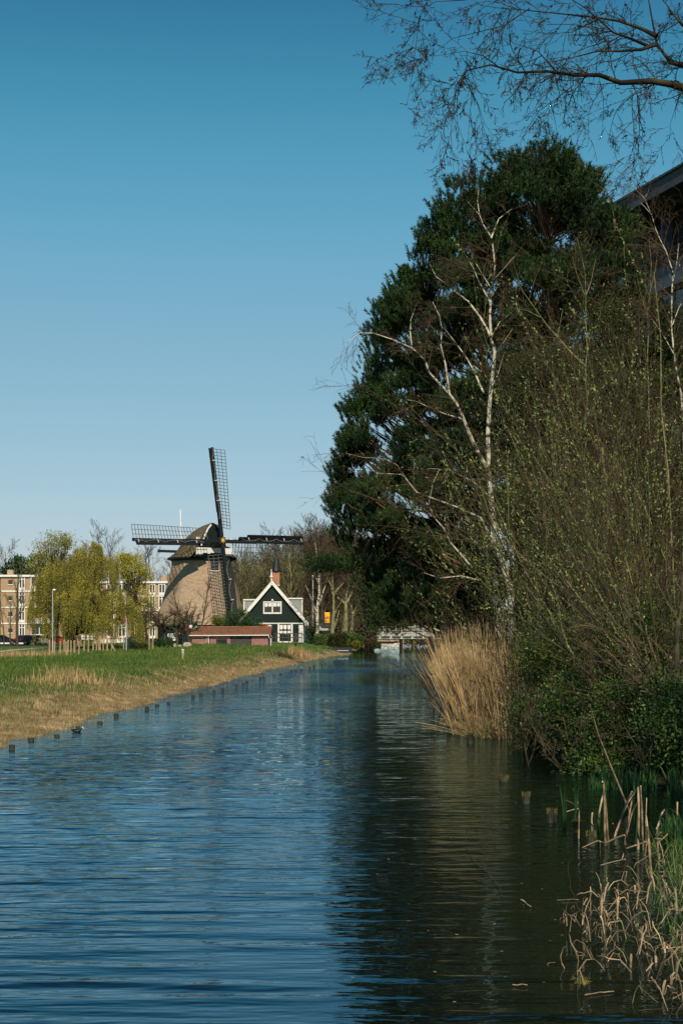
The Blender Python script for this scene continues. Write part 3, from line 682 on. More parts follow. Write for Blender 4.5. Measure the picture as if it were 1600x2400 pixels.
op = shp(507, 532, 1498, 1513, M['glass'], "window", -.03, .0); shp(513, 527, 1510, 1514, M['white'], "sill_tray", -.16, -.04, op)
fr = shp(462, 482, 1506, 1509, M['stake'], "opening_frame", -.05, .0); shp(462, 465, 1509, 1520, M['stake'], "opening_frame", -.05, .0); shp(479, 482, 1509, 1520, M['stake'], "opening_frame", -.05, 0)
shp(465, 479, 1509, 1521, M['rubber'], "dark_opening", -.02, .0)  # black panel stands for the dark inside the small framed opening
shp(488, 490, 1490, 1521, M['white'], "white_post", -.08, .0); shp(483, 486, 1490, 1521, M['stake'], "corner_post", -.08, .0)
g = Geo().beam((sx0 - .2, SD - .36, ez - .02), (sx1 - .05, SD - .36, ez + .02), .09, .09); g.build("gutter", M['white'], shed)
g = Geo().tubes([([(sx1 - .1, SD - .36, ez), (sx1 - .08, SD - .3, ez - .2), (sx1 + .1, SD - .1, ez - .4), (sx1 + .12, SD - .08, ez - 1.4)], [.045] * 4)], 6); g.build("downpipe", M['white'], shed)
# second little red roof behind shed
x0, x1 = PX(607, 162), PX(628, 162); z1, z0 = PZ(1462, 162), PZ(1470, 162)
lean = thing("lean_to", ((x0 + x1) / 2, 162, hz(x0, 162)), "small lean-to with bright red tiles tucked behind the long shed", "lean-to")
Geo().add([(x0, 161, z0), (x1, 161, z0), (x1 + .1, 163, z1), (x0, 163, z1), (x0, 161, z0 - .1), (x1, 161, z0 - .1), (x1, 163, z1 - .1), (x0, 163, z1 - .1)], [(0, 1, 2, 3), (7, 6, 5, 4), (0, 4, 5, 1), (1, 5, 6, 2)]).build("roof", mat('red_tiles', (.42, .09, .05), (.30, .06, .04), 6, .8), lean)
Geo().box(((x0 + x1) / 2, 162, (z0 - .1 + .7) / 2), (x1 - x0 - .1, 1.7, z0 - .1 - .7)).build("wall", M['white'], lean)
# ---------------------------------------------------------------- growing trees
def grow(out, p, d, L, r, lvl, q, rn):
    ns = q['seg'][lvl]; st = L / ns; p = Vector(p); d = Vector(d).normalized(); pts = [p.copy()]; rad = [r]; dirs = [d.copy()]
    up = q['up'][lvl]; wb = q['wob'][lvl]; tp = q.get('tip', .35)
    for i in range(ns):
        d = (d + Vector((rn.uniform(-wb, wb), rn.uniform(-wb, wb), rn.uniform(-wb, wb) + up))).normalized()
        p = p + d * st; pts.append(p.copy()); rad.append(r * (1 - (1 - tp) * (i + 1) / ns)); dirs.append(d.copy())
    while len(out) <= lvl: out.append([])
    out[lvl].append((pts, rad))
    if lvl + 1 < len(q['seg']):
        n = q['n'][lvl]; lo = q['lo'][lvl]
        for c in range(n):
            t = lo + (1 - lo) * (c + rn.random()) / n; x = t * ns; i = min(int(x), ns - 1); f = x - i
            pp = pts[i].lerp(pts[i + 1], f); dd = dirs[i + 1]; a = R(q['ang'][lvl]) * rn.uniform(.65, 1.3)
            ax = dd.cross(Vector((rn.gauss(0, 1), rn.gauss(0, 1), rn.gauss(0, 1))))
            if ax.length < 1e-3: continue
            cd = Matrix.Rotation(a, 3, ax.normalized()) @ dd
            grow(out, pp, cd, L * q['len'][lvl] * rn.uniform(.6, 1.15) * (1 - .45 * t), max(rad[i] * q.get('rr', .55), q['rmin']), lvl + 1, q, rn)
def tree_parts(root, out, mt, mw, split=1, kt=7):
    g = Geo()
    for l in range(min(split + 1, len(out))): g.tubes(out[l], kt if l == 0 else 5)
    g.build("trunk", mt, root, smooth=True)
    g = Geo()
    for l in range(split + 1, len(out)): g.tubes(out[l], 3)
    g.build("crown", mw, root)
BARE = dict(seg=[7, 6, 5, 4], up=[.02, .06, .05, .03], wob=[.08, .14, .18, .2], n=[13, 9, 8, 0], lo=[.22, .15, .1, 0], ang=[42, 38, 38, 0], len=[.55, .5, .5], rmin=.012, rr=.5, tip=.3)
def bare(loc, H, r0, seed, lab, mt, mw, q=BARE, lean=(0, 0), group=None, name="bare_tree", cat="tree"):
    rn = random.Random(seed); out = []
    grow(out, (loc[0], loc[1], loc[2] - .2), (lean[0], lean[1], 1), H, r0, 0, q, rn)
    root = thing(name, loc, lab, cat, group); tree_parts(root, out, mt, mw); return root

def ground_at(px, py, lo=25, hi=420):
    for d in np.arange(lo, hi, .5):
        p = P(px, py, d)
        if p.z <= hz(p.x, p.y): return Vector((p.x, p.y, hz(p.x, p.y)))
    return Vector((p.x, p.y, p.z))

# background wood behind mill and farmhouse
protos = []
specs = [("reddish bare tree", 'twig_red', 'bark_dark', 1), ("grey bare tree", 'twig_grey', 'bark_dark', 2), ("olive bare tree", 'twig_olive', 'bark_moss', 3)]
WOOD = dict(BARE); WOOD['seg'] = [7, 5, 4, 3]; WOOD['n'] = [16, 11, 9, 0]; WOOD['rmin'] = .022; WOOD['lo'] = [.12, .1, .1, 0]
for lab, mw, mt, sd in specs: protos.append((lab, bare((0, 600 + sd * 30, 0), 13.0, .24, sd * 11, lab, M[mt], M[mw], WOOD)))
hts = [(548, 1322), (570, 1312), (592, 1318), (612, 1322), (632, 1316), (648, 1305), (664, 1296), (682, 1286), (700, 1290), (716, 1298), (733, 1282), (750, 1268), (768, 1270), (785, 1284), (802, 1268), (822, 1264), (842, 1276), (860, 1300), (880, 1310), (905, 1315), (935, 1320), (970, 1300), (1010, 1300), (1050, 1290)]
near = ["beside the mill", "before the farmhouse roof", "over the chimney cowl", "behind the farmhouse", "under the sail tip", "past the dormer", "over the flagpole", "over the pollards", "by the pine branch", "behind the pines"]
k = 0
rown = ["front row", "middle row", "rear row", "low row"]
for li, (dd, dy) in enumerate([(206, 22), (228, 6), (250, 0), (214, 34)]):
    for j, (px, py) in enumerate(hts):
        px2 = px + random.uniform(-7, 7); py2 = py + dy * random.uniform(.4, 2.2) + random.uniform(-4, 5); d = dd + random.uniform(-9, 12)
        pi_ = [1, 2, 1, 2, 2, 1, 1, 2, 0, 0, 0, 0, 0, 0, 0, 0, 1, 2, 1, 0, 1, 2, 1, 0][j] if random.random() < .75 else random.randrange(3)
        c = P(px2, py2, d); zb = .6; h = c.z - zb; s = h / 12.6
        pos = near[min(9, int(j / 24 * 11))]
        spec_ = specs[pi_][0]; lab = f"{spec_}, {ordn(j)} in the {rown[li]}, {pos}"
        src = protos[pi_][1]
        copy_tree(src, (c.x, d, zb), random.uniform(0, 6.28), s * random.uniform(.9, 1.1), s, lab, "bare trees of the wood behind the farmhouse")
        k += 1
# three originals stand in the wood too
for (lab, pr), px, d in zip(protos, (560, 690, 815), (255, 258, 256)):
    pr.location = (PX(px, d), d, .6); pr["label"] = lab + {560: " at the deep back of the wood beside the mill", 690: " at the deep back of the wood over the dormer", 815: " at the deep back of the wood by the pine"}[px]; pr["group"] = "bare trees of the wood behind the farmhouse"
# low scrub under the wood
def scrub(name, x0, x1, y0, y1, z0, z1, n, m, lab, cat, size=.14, seed=0, kind=None, clump=1.0, origin=None):
    r = np.random.default_rng(seed); x = r.uniform(x0, x1, n); y = r.uniform(y0, y1, n); u = r.random(n) ** .8
    top = z1 * (.72 + .28 * vnoise(x, y, 1.1 / clump, seed + 1)); z = z0 + u * (top - z0)
    D = r.normal(size=(n, 3)); D[:, 2] += .4
    o = Geo().leaves(np.stack([x, y, z], 1), D, r.uniform(.6, 1.4, n) * size, r.uniform(.4, .7, n) * size, seed).build(name, m, origin=((x0 + x1) / 2, (y0 + y1) / 2, z0))
    return tag(o, lab, cat, kind=kind)
scrub("undergrowth", -22, 14, 203, 212, .4, 7.5, 60000, M['twig_olive'], "olive brown undergrowth at the foot of the wood behind the farmhouse", "undergrowth", .45, 61, "stuff", 3)
scrub("undergrowth", -9.5, 4, 186, 190, .5, 4.6, 14000, M['bark_dark'], "dark hedge growth behind the pollarded trees and the flagpole", "undergrowth", .45, 62, "stuff", 2)

# trees standing behind the willow and the flats
for px, py, d, mw, lab, sd, mt in [(262, 1252, 262, 'twig_grey', "bare tree with fine grey twigs rising over the weeping willow", 71, 'bark_dark'), (225, 1262, 268, 'twig_grey', "lower bare grey tree half hidden by the willow crown", 72, 'bark_dark'),
        (362, 1290, 250, 'twig_grey', "bare spreading tree between small willow and windmill sail", 73, 'bark_dark'), (335, 1300, 262, 'twig_grey', "faint bare tree behind the small yellow willow", 74, 'bark_dark'), (8, 1288, 262, 'twig_grey', "bare tree over the brick flats at the picture edge", 75, 'bark_dark'), (388, 1325, 258, 'twig_grey', "low bare tree close to the windmill tail", 77, 'bark_dark')]:
    c = P(px, py, d); q = dict(BARE); q['rmin'] = .016; q['n'] = [16, 12, 9, 0]; q['rr'] = .38; q['len'] = [.42, .5, .5]; bare((c.x, d, .15), (c.z - .1) / 1.02, .17, sd, lab, M[mt], M[mw], q)

# ---------------------------------------------------------------- leafy trees (twiggy skeleton + sprays of leaves)
def crown_tree(name, base, lobes, n, m, mt, lab, cat="tree", size=(.10, .2), up=.5, seed=0, r0=.2, shell=.55, clump=.5):
    """lobes: (x,y,z,rx,ry,rz) ellipsoids; leaves cluster in clumps spread through them"""
    r = np.random.default_rng(seed); root = thing(name, base, lab, cat)
    lob = np.array(lobes, float); wv = lob[:, 3] * lob[:, 4] * lob[:, 5]; wv = wv ** .8; wv /= wv.sum()
    nc = max(12, n // 60); li = r.choice(len(lob), nc, p=wv); v = r.normal(size=(nc, 3)); v /= np.linalg.norm(v, axis=1, keepdims=True)
    rad = shell + (1 - shell) * r.random(nc) ** .6; CC = lob[li, :3] + v * rad[:, None] * lob[li, 3:]
    cl = r.integers(0, nc, n); off = r.normal(size=(n, 3)) * clump * np.array([1, 1, .7]) * .5; C = CC[cl] + off
    D = v[cl] * .7 + r.normal(size=(n, 3)) * .7; D[:, 2] += up
    sz = r.uniform(size[0], size[1], n)
    rn = random.Random(seed); polys = []; b = Vector(base)
    topz = lob[:, 2].mean(); mid = Vector((lob[:, 0].mean(), lob[:, 1].mean(), topz))
    sp = b.lerp(mid, .45); polys.append(([tuple(b - Vector((0, 0, .3))), tuple(b.lerp(sp, .5) + Vector((rn.uniform(-.1, .1), 0, 0))), tuple(sp)], [r0, r0 * .8, r0 * .7]))
    br = []
    for c in CC[:: max(1, nc // 90)]:
        s_ = b.lerp(mid, rn.uniform(.3, .8)); c = Vector(c); m1 = s_.lerp(c, .5) + Vector((rn.uniform(-.2, .2), rn.uniform(-.2, .2), -.1))
        br.append(([tuple(s_), tuple(m1), tuple(c)], [r0 * .3, r0 * .18, r0 * .05]))
    Geo().tubes(polys, 7).tubes(br, 4).build("trunk", mt, root, smooth=True)
    Geo().leaves(C, D, sz, sz * .5, seed).build("crown", m, root)
    return root
def lobe(px, py, rx, ry, d, dd=None):
    c = P(px, py, d); k_ = d / F; return (c.x, c.y, c.z, rx * k_, (dd or rx * k_), ry * k_)

# weeping willow
WD = 132.0
def weeping(name, base, domes, nstr, m, lab, seed, leaf=(.10, .19), hang=(.8, 3.5), floor=.5, per=26, r0=.42):
    r = np.random.default_rng(seed); rn = random.Random(seed); root = thing(name, base, lab, "tree"); b = Vector(base)
    C = []; D = []; polys = []; limbs = []
    tot = sum(q[3] * q[5] for q in domes)
    for q in domes:
        cx, cy, cz, rx, ry, rz, vis = q; k_ = int(nstr * rx * rz / tot)
        for i in range(max(4, k_ // 12)):
            th = rn.uniform(0, 6.28); ph = rn.uniform(.15, 1.4); e = Vector((cx + rx * .8 * math.sin(ph) * math.cos(th), cy + ry * .8 * math.sin(ph) * math.sin(th), cz + rz * .8 * math.cos(ph)))
            s_ = b + Vector((0, 0, rn.uniform(1.2, 2.6))); m1 = s_.lerp(e, .45) + Vector((0, 0, rn.uniform(.2, 1.2))); m2 = s_.lerp(e, .8) + Vector((rn.uniform(-.3, .3), 0, rn.uniform(.1, .5)))
            limbs.append(([tuple(s_), tuple(m1), tuple(m2), tuple(e)], [r0 * .34, r0 * .2, r0 * .11, r0 * .04]))
        cls = [(rn.uniform(0, 6.28), math.acos(rn.uniform(-.05, 1)), rn.uniform(.7, 1.0)) for _ in range(max(5, k_ // 11))]
        for i in range(k_):
            th, ph, rr = rn.choice(cls); th += rn.gauss(0, .13); ph = max(.02, min(1.6, ph + rn.gauss(0, .09))); rr = min(1.06, rr + rn.gauss(0, .05))
            x = cx + rx * rr * math.sin(ph) * math.cos(th); y = cy + ry * rr * math.sin(ph) * math.sin(th); z = cz + rz * rr * math.cos(ph)
            L = rn.uniform(*hang) * (.45 + .75 * math.sin(ph)) * vis; L = min(L, max(.2, z - floor - rn.uniform(0, .9))); npt = 5
            ox, oy = math.cos(th) * .16, math.sin(th) * .16; pts = []
            for j in range(npt):
                t = j / (npt - 1); pts.append((x + ox * L * t * (1 - .5 * t) * 1.4 + rn.uniform(-.04, .04), y + oy * L * t * (1 - .5 * t), z + .12 * math.sin(t * 3.1) - L * t * t ** .15))
            polys.append((pts, [.012] * npt)); pa = np.array(pts); nn = int(per * (.35 + L / 3.0)); tt = r.random(nn) * (npt - 1); ii = np.minimum(tt.astype(int), npt - 2); ff = (tt - ii)[:, None]
            c = pa[ii] * (1 - ff) + pa[ii + 1] * ff; c += r.normal(size=c.shape) * .07; C.append(c); dv = r.normal(size=c.shape) * .55; dv[:, 2] -= .8; D.append(dv)
    C = np.concatenate(C); D = np.concatenate(D); n = len(C); sz = r.uniform(leaf[0], leaf[1], n)
    Geo().tubes([([tuple(b - Vector((0, 0, .3))), tuple(b + Vector((.1, 0, 1.2))), tuple(b + Vector((0, 0, 2.8)))], [r0, r0 * .85, r0 * .7])], 8).tubes(limbs, 5).build("trunk", M['bark_dark'], root, smooth=True)
    Geo().tubes(polys, 3).build("hanging_twigs", M['twig_olive'], root)
    Geo().leaves(C, D, sz, sz * .42, seed).build("crown", m, root)
    return root
b = P(166, 1530, WD); b.z = hz(b.x, b.y)
dm = [lobe(185, 1345, 50, 55, WD, 2.2) + (.9,), lobe(210, 1300, 40, 36, WD, 1.7) + (.8,), lobe(150, 1335, 42, 40, WD, 1.8) + (.8,), lobe(245, 1345, 34, 48, WD, 1.7) + (.7,), lobe(110, 1390, 36, 50, WD + 1, 1.8) + (.8,), lobe(190, 1390, 60, 40, WD, 2.4) + (.9,), lobe(85, 1440, 22, 44, WD + 1, 1.2) + (.7,), lobe(270, 1410, 40, 44, WD - 1, 1.9) + (.7,), lobe(303, 1445, 30, 36, WD, 1.5) + (.8,), lobe(322, 1475, 14, 24, WD, .9) + (.8,), lobe(215, 1415, 44, 36, WD - 2.5, 1.6) + (.7,), lobe(165, 1415, 40, 40, WD - 2.2, 1.6) + (.6,), lobe(240, 1460, 40, 28, WD - 2.2, 1.5) + (.8,), lobe(130, 1460, 30, 30, WD - 1, 1.3) + (.7,)]
weeping("weeping_willow", b, dm, 3500, M['willow_leaf'], "large weeping willow in yellow green spring leaf on the low meadow", 5, per=36, leaf=(.065, .125), hang=(1.0, 4.2))
b2 = P(120, 1528, WD + 9); b2.z = hz(b2.x, b2.y)
crown_tree("willow_tree", b2, [lobe(128, 1285, 45, 34, WD + 9, 2), lobe(105, 1330, 32, 34, WD + 9, 1.6), lobe(150, 1270, 16, 16, WD + 9, 1), lobe(120, 1400, 35, 50, WD + 9, 2)], 9500, M['willow_leaf2'], M['bark_dark'], "pale loose topped willow rising behind the weeping willow", size=(.10, .2), seed=9, clump=.8, r0=.3)
b3 = P(310, 1515, 185); b3.z = hz(b3.x, b3.y)
crown_tree("willow_tree", b3, [lobe(312, 1335, 36, 34, 185, 2.2), lobe(290, 1320, 22, 22, 185, 1.5), lobe(345, 1345, 20, 16, 185, 1.2), lobe(335, 1420, 26, 60, 185, 1.6), lobe(300, 1310, 14, 14, 185, 1)], 11000, M['willow_leaf'], M['bark_dark'], "smaller yellow green tree standing between the willow and the windmill", size=(.12, .26), seed=10, clump=.9, r0=.25)
for px, py, rx, ry, d, lab, sd in [(28, 1335, 24, 18, 262, "low rounded evergreen above the flat roof at the picture edge", 21), (44, 1322, 7, 20, 258, "narrow pointed conifer over the flat roof", 22), (80, 1322, 20, 22, 245, "dark evergreen tucked behind the pale willow", 23), (52, 1330, 5, 22, 262, "thin dark conifer spire beside the pointed one", 24)]:
    c = P(px, py, d); crown_tree("evergreen_tree", (c.x, d, .2), [lobe(px, py, rx, ry, d), lobe(px, py + ry, rx * 1.1, ry, d)], 1500, M['evergreen'], M['bark_dark'], lab, size=(.3, .6), seed=sd, clump=.9, shell=.2)
for px, py, rx, ry, d, m_, lab, sd, nn in [(562, 1452, 42, 23, 154, 'evergreen', "wide dark green yew bush between shed roof and farmhouse", 31, 9000), (518, 1458, 22, 18, 155, 'yellowgreen', "small yellow green bush at the edge of the dark yew", 32, 3200), (590, 1465, 28, 14, 153.5, 'evergreen', "low dark green end of hedge behind the shed roof", 33, 3000)]:
    c = P(px, py, d); gz_ = hz(c.x, d); crown_tree("evergreen_bush", (c.x, d, gz_), [lobe(px, py, rx, ry, d), lobe(px - rx * .4, py + 3, rx * .6, ry * .9, d), lobe(px, py + ry, rx, ry, d)], nn, M[m_], M['bark_dark'], lab, "bush", (.10, .2), seed=sd, clump=.5, shell=.3, r0=.1)

# orchard trees in front of the mill
ORCH = dict(seg=[5, 7, 5, 4, 3], up=[.02, .03, .05, .05, .02], wob=[.12, .26, .28, .28, .25], n=[9, 8, 7, 4, 0], lo=[.35, .2, .15, .1, 0], ang=[58, 46, 44, 42, 0], len=[1.15, .55, .5, .5], rmin=.013, rr=.55, tip=.4)
for px, py, d, H, lab, sd, ln, q in [(447, 1512, 150, 3.2, "gnarled bare fruit tree with wide crown before the mill body", 41, (-.25, 0), ORCH), (388, 1516, 152, 3.4, "dense twiggy bare fruit tree covering the lower mill edge", 42, (-.05, 0), ORCH), (415, 1512, 146, 2.6, "low crooked fruit tree over the white garden cart", 44, (.1, 0), ORCH),
        (346, 1516, 158, 3.0, "small dark bare tree between the willow curtain and the mill", 45, (0, 0), ORCH)]:
    c = P(px, py, d); bare((c.x, d, hz(c.x, d)), H, .2, sd, lab, M['bark_dark'], M['twig_grey'] if sd != 45 else M['twig_red'], q, ln, name="fruit_tree")
q = dict(BARE); q['n'] = [12, 7, 4, 0]; q['lo'] = [.25, .2, .1, 0]; q['len'] = [.42, .5, .5]; q['rmin'] = .014; q['wob'] = [.14, .16, .18, .2]
c = P(466, 1512, 156); bare((c.x, 156, hz(c.x, 156)), 7.3, .11, 46, "slender bare tree drawn against the sunlit thatch", M['bark_dark'], M['twig_grey'], q, (0, 0))
c = P(425, 1512, 158); bare((c.x, 158, hz(c.x, 158)), 7.6, .10, 47, "thin forked bare tree before the shaded side of the thatch", M['bark_dark'], M['twig_grey'], q, (.05, 0))

# ---------------------------------------------------------------- flats
def flats(name, x0, x1, d, ztop, lab, plan, floors=4, base=.15, depth=9):
    c = ((x0 + x1) / 2, d, base); root = thing(name, c, lab, "building")
    H = ztop - base; Geo().box((c[0], d + depth / 2, base + H / 2 - .15), (x1 - x0, depth, H - .3)).build("wall", M['brickblock'], root)
    Geo().box((c[0], d + depth / 2, ztop - .12), (x1 - x0 + .7, depth + .7, .34)).build("roof_edge", M['white'], root)
    Geo().box((c[0], d - .04, base + .35), (x1 - x0 + .05, .16, .7)).build("plinth", M['white'], root)
    fh = (H - .7) / floors
    for f in range(floors):
        z0 = base + .7 + f * fh
        if f: Geo().box((c[0], d - .05, z0), (x1 - x0 - .3, .12, .22)).build("floor_band", M['white'], root)
        for kind, a, b_ in plan:
            xa, xb = x0 + a, x0 + b_; xm = (xa + xb) / 2
            if kind == 's': w_ = Geo().box((xm, d - .02, z0 + 1.5), (xb - xa, .1, .75)).build("window", M['glass'], root); Geo().box((xm, d - .08, z0 + 1.08), (xb - xa + .15, .14, .14)).build("sill", M['white'], w_)
            if kind == 'd':
                w_ = Geo().box((xm, d - .03, z0 + 1.55), (xb - xa, .12, 1.9)).build("window", M['glass'], root); g = Geo()
                for xx in (xa, xm, xb): g.box((xx, d - .1, z0 + 1.5), (.14, .1, 2.0))
                g.box((xm, d - .1, z0 + 2.0), (xb - xa, .09, .1)); g.box((xm, d - .09, z0 + .38), (xb - xa + .1, .1, .45)); g.build("frame", M['white'], w_)
            if kind == 'b':
                w_ = Geo().box((xm, d - .04, z0 + 1.6), (xb - xa, .14, 1.8)).build("window", M['glass'], root); g = Geo()
                nb = max(2, int((xb - xa) / 1.2))
                for i in range(nb + 1): g.box((xa + (xb - xa) * i / nb, d - .11, z0 + 1.55), (.12, .12, 1.95))
                g.build("frame", M['white'], w_); Geo().box((xm, d - .9, z0 + .42), (xb - xa, .12, .95)).build("balcony_front", M['white'], root); Geo().box((xm, d - .45, z0 - .02), (xb - xa, .9, .12)).build("balcony_floor", M['concrete'], root)
    g = Geo()
    for xx in (x0 + 1.0, x1 - 1.6): g.box((xx, d + 3, ztop + .5), (1.0, .9, 1.0))
    g.build("chimney", M['brickblock'], root)
    return root
D1 = 236
flats("apartment_building", PX(2, D1), PX(168, D1), D1, PZ(1348, D1), "orange brick flats with white bands seen beside the weeping willow", [('s', 1.3, 2.0), ('d', 3.15, 4.0), ('b', 5.1, 9.2)], base=.15)
flats("apartment_building", PX(-120, D1 + 3), PX(0, D1 + 3), D1 + 3, PZ(1349, D1 + 3), "brick flats with dark balconies at the picture edge", [('b', .5, 3.5), ('s', 4.5, 5.2), ('b', 6, 8.4)], base=.15)
D2 = 246
flats("apartment_building", PX(170, D2), PX(402, D2), D2, PZ(1363, D2), "farther brick flats reaching from behind the willow to the windmill", [('b', .8, 3.8), ('s', 4.6, 5.2), ('d', 6.0, 7.2), ('d', 8.0, 9.2), ('d', 10.2, 11.4), ('s', 12.2, 12.8), ('d', 13.4, 14.3), ('d', 15.0, 16.0)], base=.15)

# parked cars
def car(x, y, z, rz, m, lab, plate=False):
    o = thing("parked_car", (x, y, z), lab, "car", "cars parked before the flats"); ca, sa = math.cos(rz), math.sin(rz)
    def cp(u, v, wz): return (x + u * ca - v * sa, y + u * sa + v * ca, z + wz)
    body = [(-2.1, .35), (-2.15, .7), (-1.95, .95), (-1.2, 1.0), (1.1, .98), (1.9, .85), (2.15, .65), (2.15, .35)]
    g = Geo(); n = len(body); V = []
    for v_, k_ in ((-.85, .93), (-.8, 1), (.8, 1), (.85, .93)): V += [cp(u * k_, v_, w_ * (1 if k_ == 1 else .98)) for u, w_ in body]
    fs = [tuple(range(n))[::-1], tuple(range(3 * n, 4 * n))] + [(j * n + i, j * n + (i + 1) % n, (j + 1) * n + (i + 1) % n, (j + 1) * n + i) for j in range(3) for i in range(n)]
    bd = g.add(V, fs).build("body", m, o)
    cab = [(-1.75, .97), (-1.4, 1.38), (-.9, 1.46), (.15, 1.46), (1.05, .97)]; n = len(cab); V = []
    for v_, k_ in ((-.78, 1.0), (-.62, .97), (.62, .97), (.78, 1.0)): V += [cp(u * k_, v_, w_ if abs(v_) < .7 else (.97 if i in (0, 4) else w_ - .12)) for i, (u, w_) in enumerate(cab)]
    Geo().add(V, [tuple(range(n))[::-1], tuple(range(3 * n, 4 * n))] + [(j * n + i, j * n + (i + 1) % n, (j + 1) * n + (i + 1) % n, (j + 1) * n + i) for j in range(3) for i in range(n)]).build("windows", M['glass'], o)
    Geo().prism([(-1.35, 1.40), (-.9, 1.475), (.12, 1.475), (.3, 1.40)], -.6, .6, lambda u, v, dd_: cp(u, dd_, v)).build("roof", m, o)
    for u in (-1.35, 1.35):
        for v_ in (-.8, .8):
            V = []; k_ = 12
            for dv in (-.1, .1): V += [cp(u + .32 * math.cos(2 * math.pi * i / k_), v_ + dv, .32 + .32 * math.sin(2 * math.pi * i / k_)) for i in range(k_)]
            wh = Geo().add(V, [tuple(range(k_))[::-1], tuple(range(k_, 2 * k_))] + [(i, (i + 1) % k_, k_ + (i + 1) % k_, k_ + i) for i in range(k_)]).build("wheel", M['rubber'], o)
            V = []
            for dv in (-.115, .115): V += [cp(u + .2 * math.cos(2 * math.pi * i / k_), v_ + dv, .32 + .2 * math.sin(2 * math.pi * i / k_)) for i in range(k_)]
            Geo().add(V, [tuple(range(k_))[::-1], tuple(range(k_, 2 * k_))]).build("rim", M['chrome'], wh)
    for v_ in (-.62, .62):
        Geo().box(cp(-2.1, v_, .78), (.12, .3, .18), rz=rz).build("tail_light", M['redlamp'], o); Geo().box(cp(2.08, v_, .68), (.14, .3, .14), rz=rz).build("headlight", M['chrome'], o)
    if plate: Geo().box(cp(-2.17, 0, .5), (.04, .5, .12), rz=rz).build("number_plate", M['plate'], o)
M['car_navy'] = mat('navy_car_paint', (.012, .02, .035), None, rough=.18, spec=.6); M['car_black'] = mat('black_car_paint', (.01, .011, .014), None, rough=.18, spec=.6)
M['car_red'] = mat('red_car_paint', (.28, .02, .02), None, rough=.2, spec=.6); M['car_silver'] = mat('silver_car_paint', (.45, .46, .47), None, rough=.25, metal=.4)
CD = 213
car(PX(8, CD), CD, .2, R(15), M['car_navy'], "navy blue car parked at the very edge of the view")
car(PX(64, CD), CD, .2, R(62), M['car_black'], "black hatchback showing its yellow plate between the street trees", True)
car(PX(84, CD + 2), CD + 2.5, .2, R(68), M['car_red'], "dark red car half hidden behind the black hatchback")
car(PX(104, CD), CD + .5, .2, R(110), M['car_silver'], "silver car between the dark red car and the lamp post")
car(PX(134, CD), CD, .2, R(12), M['car_red'], "bright red car seen behind the wooden stakes")
car(PX(330, CD), CD, .2, R(8), M['car_navy'], "dark blue car under the small yellow green tree")
# kerb hedge behind the cars
scrub("hedge", PX(90, 218), PX(165, 218), 217, 218.4, .2, 1.8, 2600, M['evergreen'], "low clipped dark hedge behind the parked cars", "hedge", .22, 63)
# street trees before the flats
q = dict(BARE); q['n'] = [9, 6, 5, 0]; q['lo'] = [.3, .2, .1, 0]; q['ang'] = [34, 32, 34, 0]; q['rmin'] = .02; q['up'] = [0, .1, .06, .03]
for px, d, H, r0, lab, sd in [(41, 200, 10.2, .24, "dark trunked bare street tree before the brick flats", 81), (25, 204, 6.6, .12, "small forked bare tree beside the dark trunked street tree", 82), (10, 206, 7.0, .1, "thin bare sapling at the picture edge before the flats", 83)]:
    c = P(px, 1500, d); bare((c.x, d, .18), H, r0, sd, lab, M['bark_dark'], M['twig_olive'], q, group=None)

# lamp posts, masts
def lamp(px, ytop, ybase, d, lab, head=True, r=.042):
    x = PX(px, d); zt, zb = PZ(ytop, d), hz(x, d); o = thing("street_lamp", (x, d, zb), lab, "street lamp")
    Geo().lathe([(r * 1.5, zb - .2), (r * 1.5, zb + 1.0), (r, zb + 1.05), (r * .8, zt)], (x, d, 0), 8).build("pole", M['metalgrey'], o)
    if head: g = Geo(); ellipsoid(g, (x + .12, d, zt + .05), (.15, .10, .08)); g.build("lamp_head", M['white'], o)
    return o
lamp(124, 1384, 1508, 116, "tall grey street lamp standing before the weeping willow")
lamp(546, 1372, 1500, 185, "thin grey street lamp between windmill and farmhouse")
lamp(152, 1458, 1500, 206, "short lamp with white globe seen through the willow twigs")
x = PX(432, 330); o = thing("antenna_mast", (x, 330, .1), "thin white mast rising from behind the thatched cap", "mast")
Geo().beam((x, 330, .1), (PX(423, 330), 330, PZ(1194, 330)), .24).build("pole", M['white'], o); 
Geo().beam((PX(423.5, 330), 330, PZ(1201, 330)), (PX(416, 330), 330, PZ(1204, 330)), .12).build("blade", M['metalgrey'], o)
d = 118; x = PX(296.5, d); zb = hz(x, d); o = thing("sign_post", (x, d, zb), "slim grey post with a small red sign by the wooden stakes", "sign post")
Geo().lathe([(.05, zb - .2), (.04, PZ(1449, d))], (x, d, 0), 8).build("pole", M['metalgrey'], o); Geo().box((x - .12, d - .06, PZ(1453, d)), (.22, .03, .26)).build("sign_face", mat('sign_red', (.32, .03, .035), None), o)
d = 171.5; x = PX(733, d); o = thing("flagpole", (x, d, .9), "white flagpole without a flag beside the farmhouse garden", "flagpole")
Geo().lathe([(.085, .7), (.05, PZ(1352, d))], (x, d, 0), 8).build("pole", M['white'], o); g = Geo(); ellipsoid(g, (x, d, PZ(1350, d)), (.09, .09, .09)); g.build("ball_finial", M['white'], o)

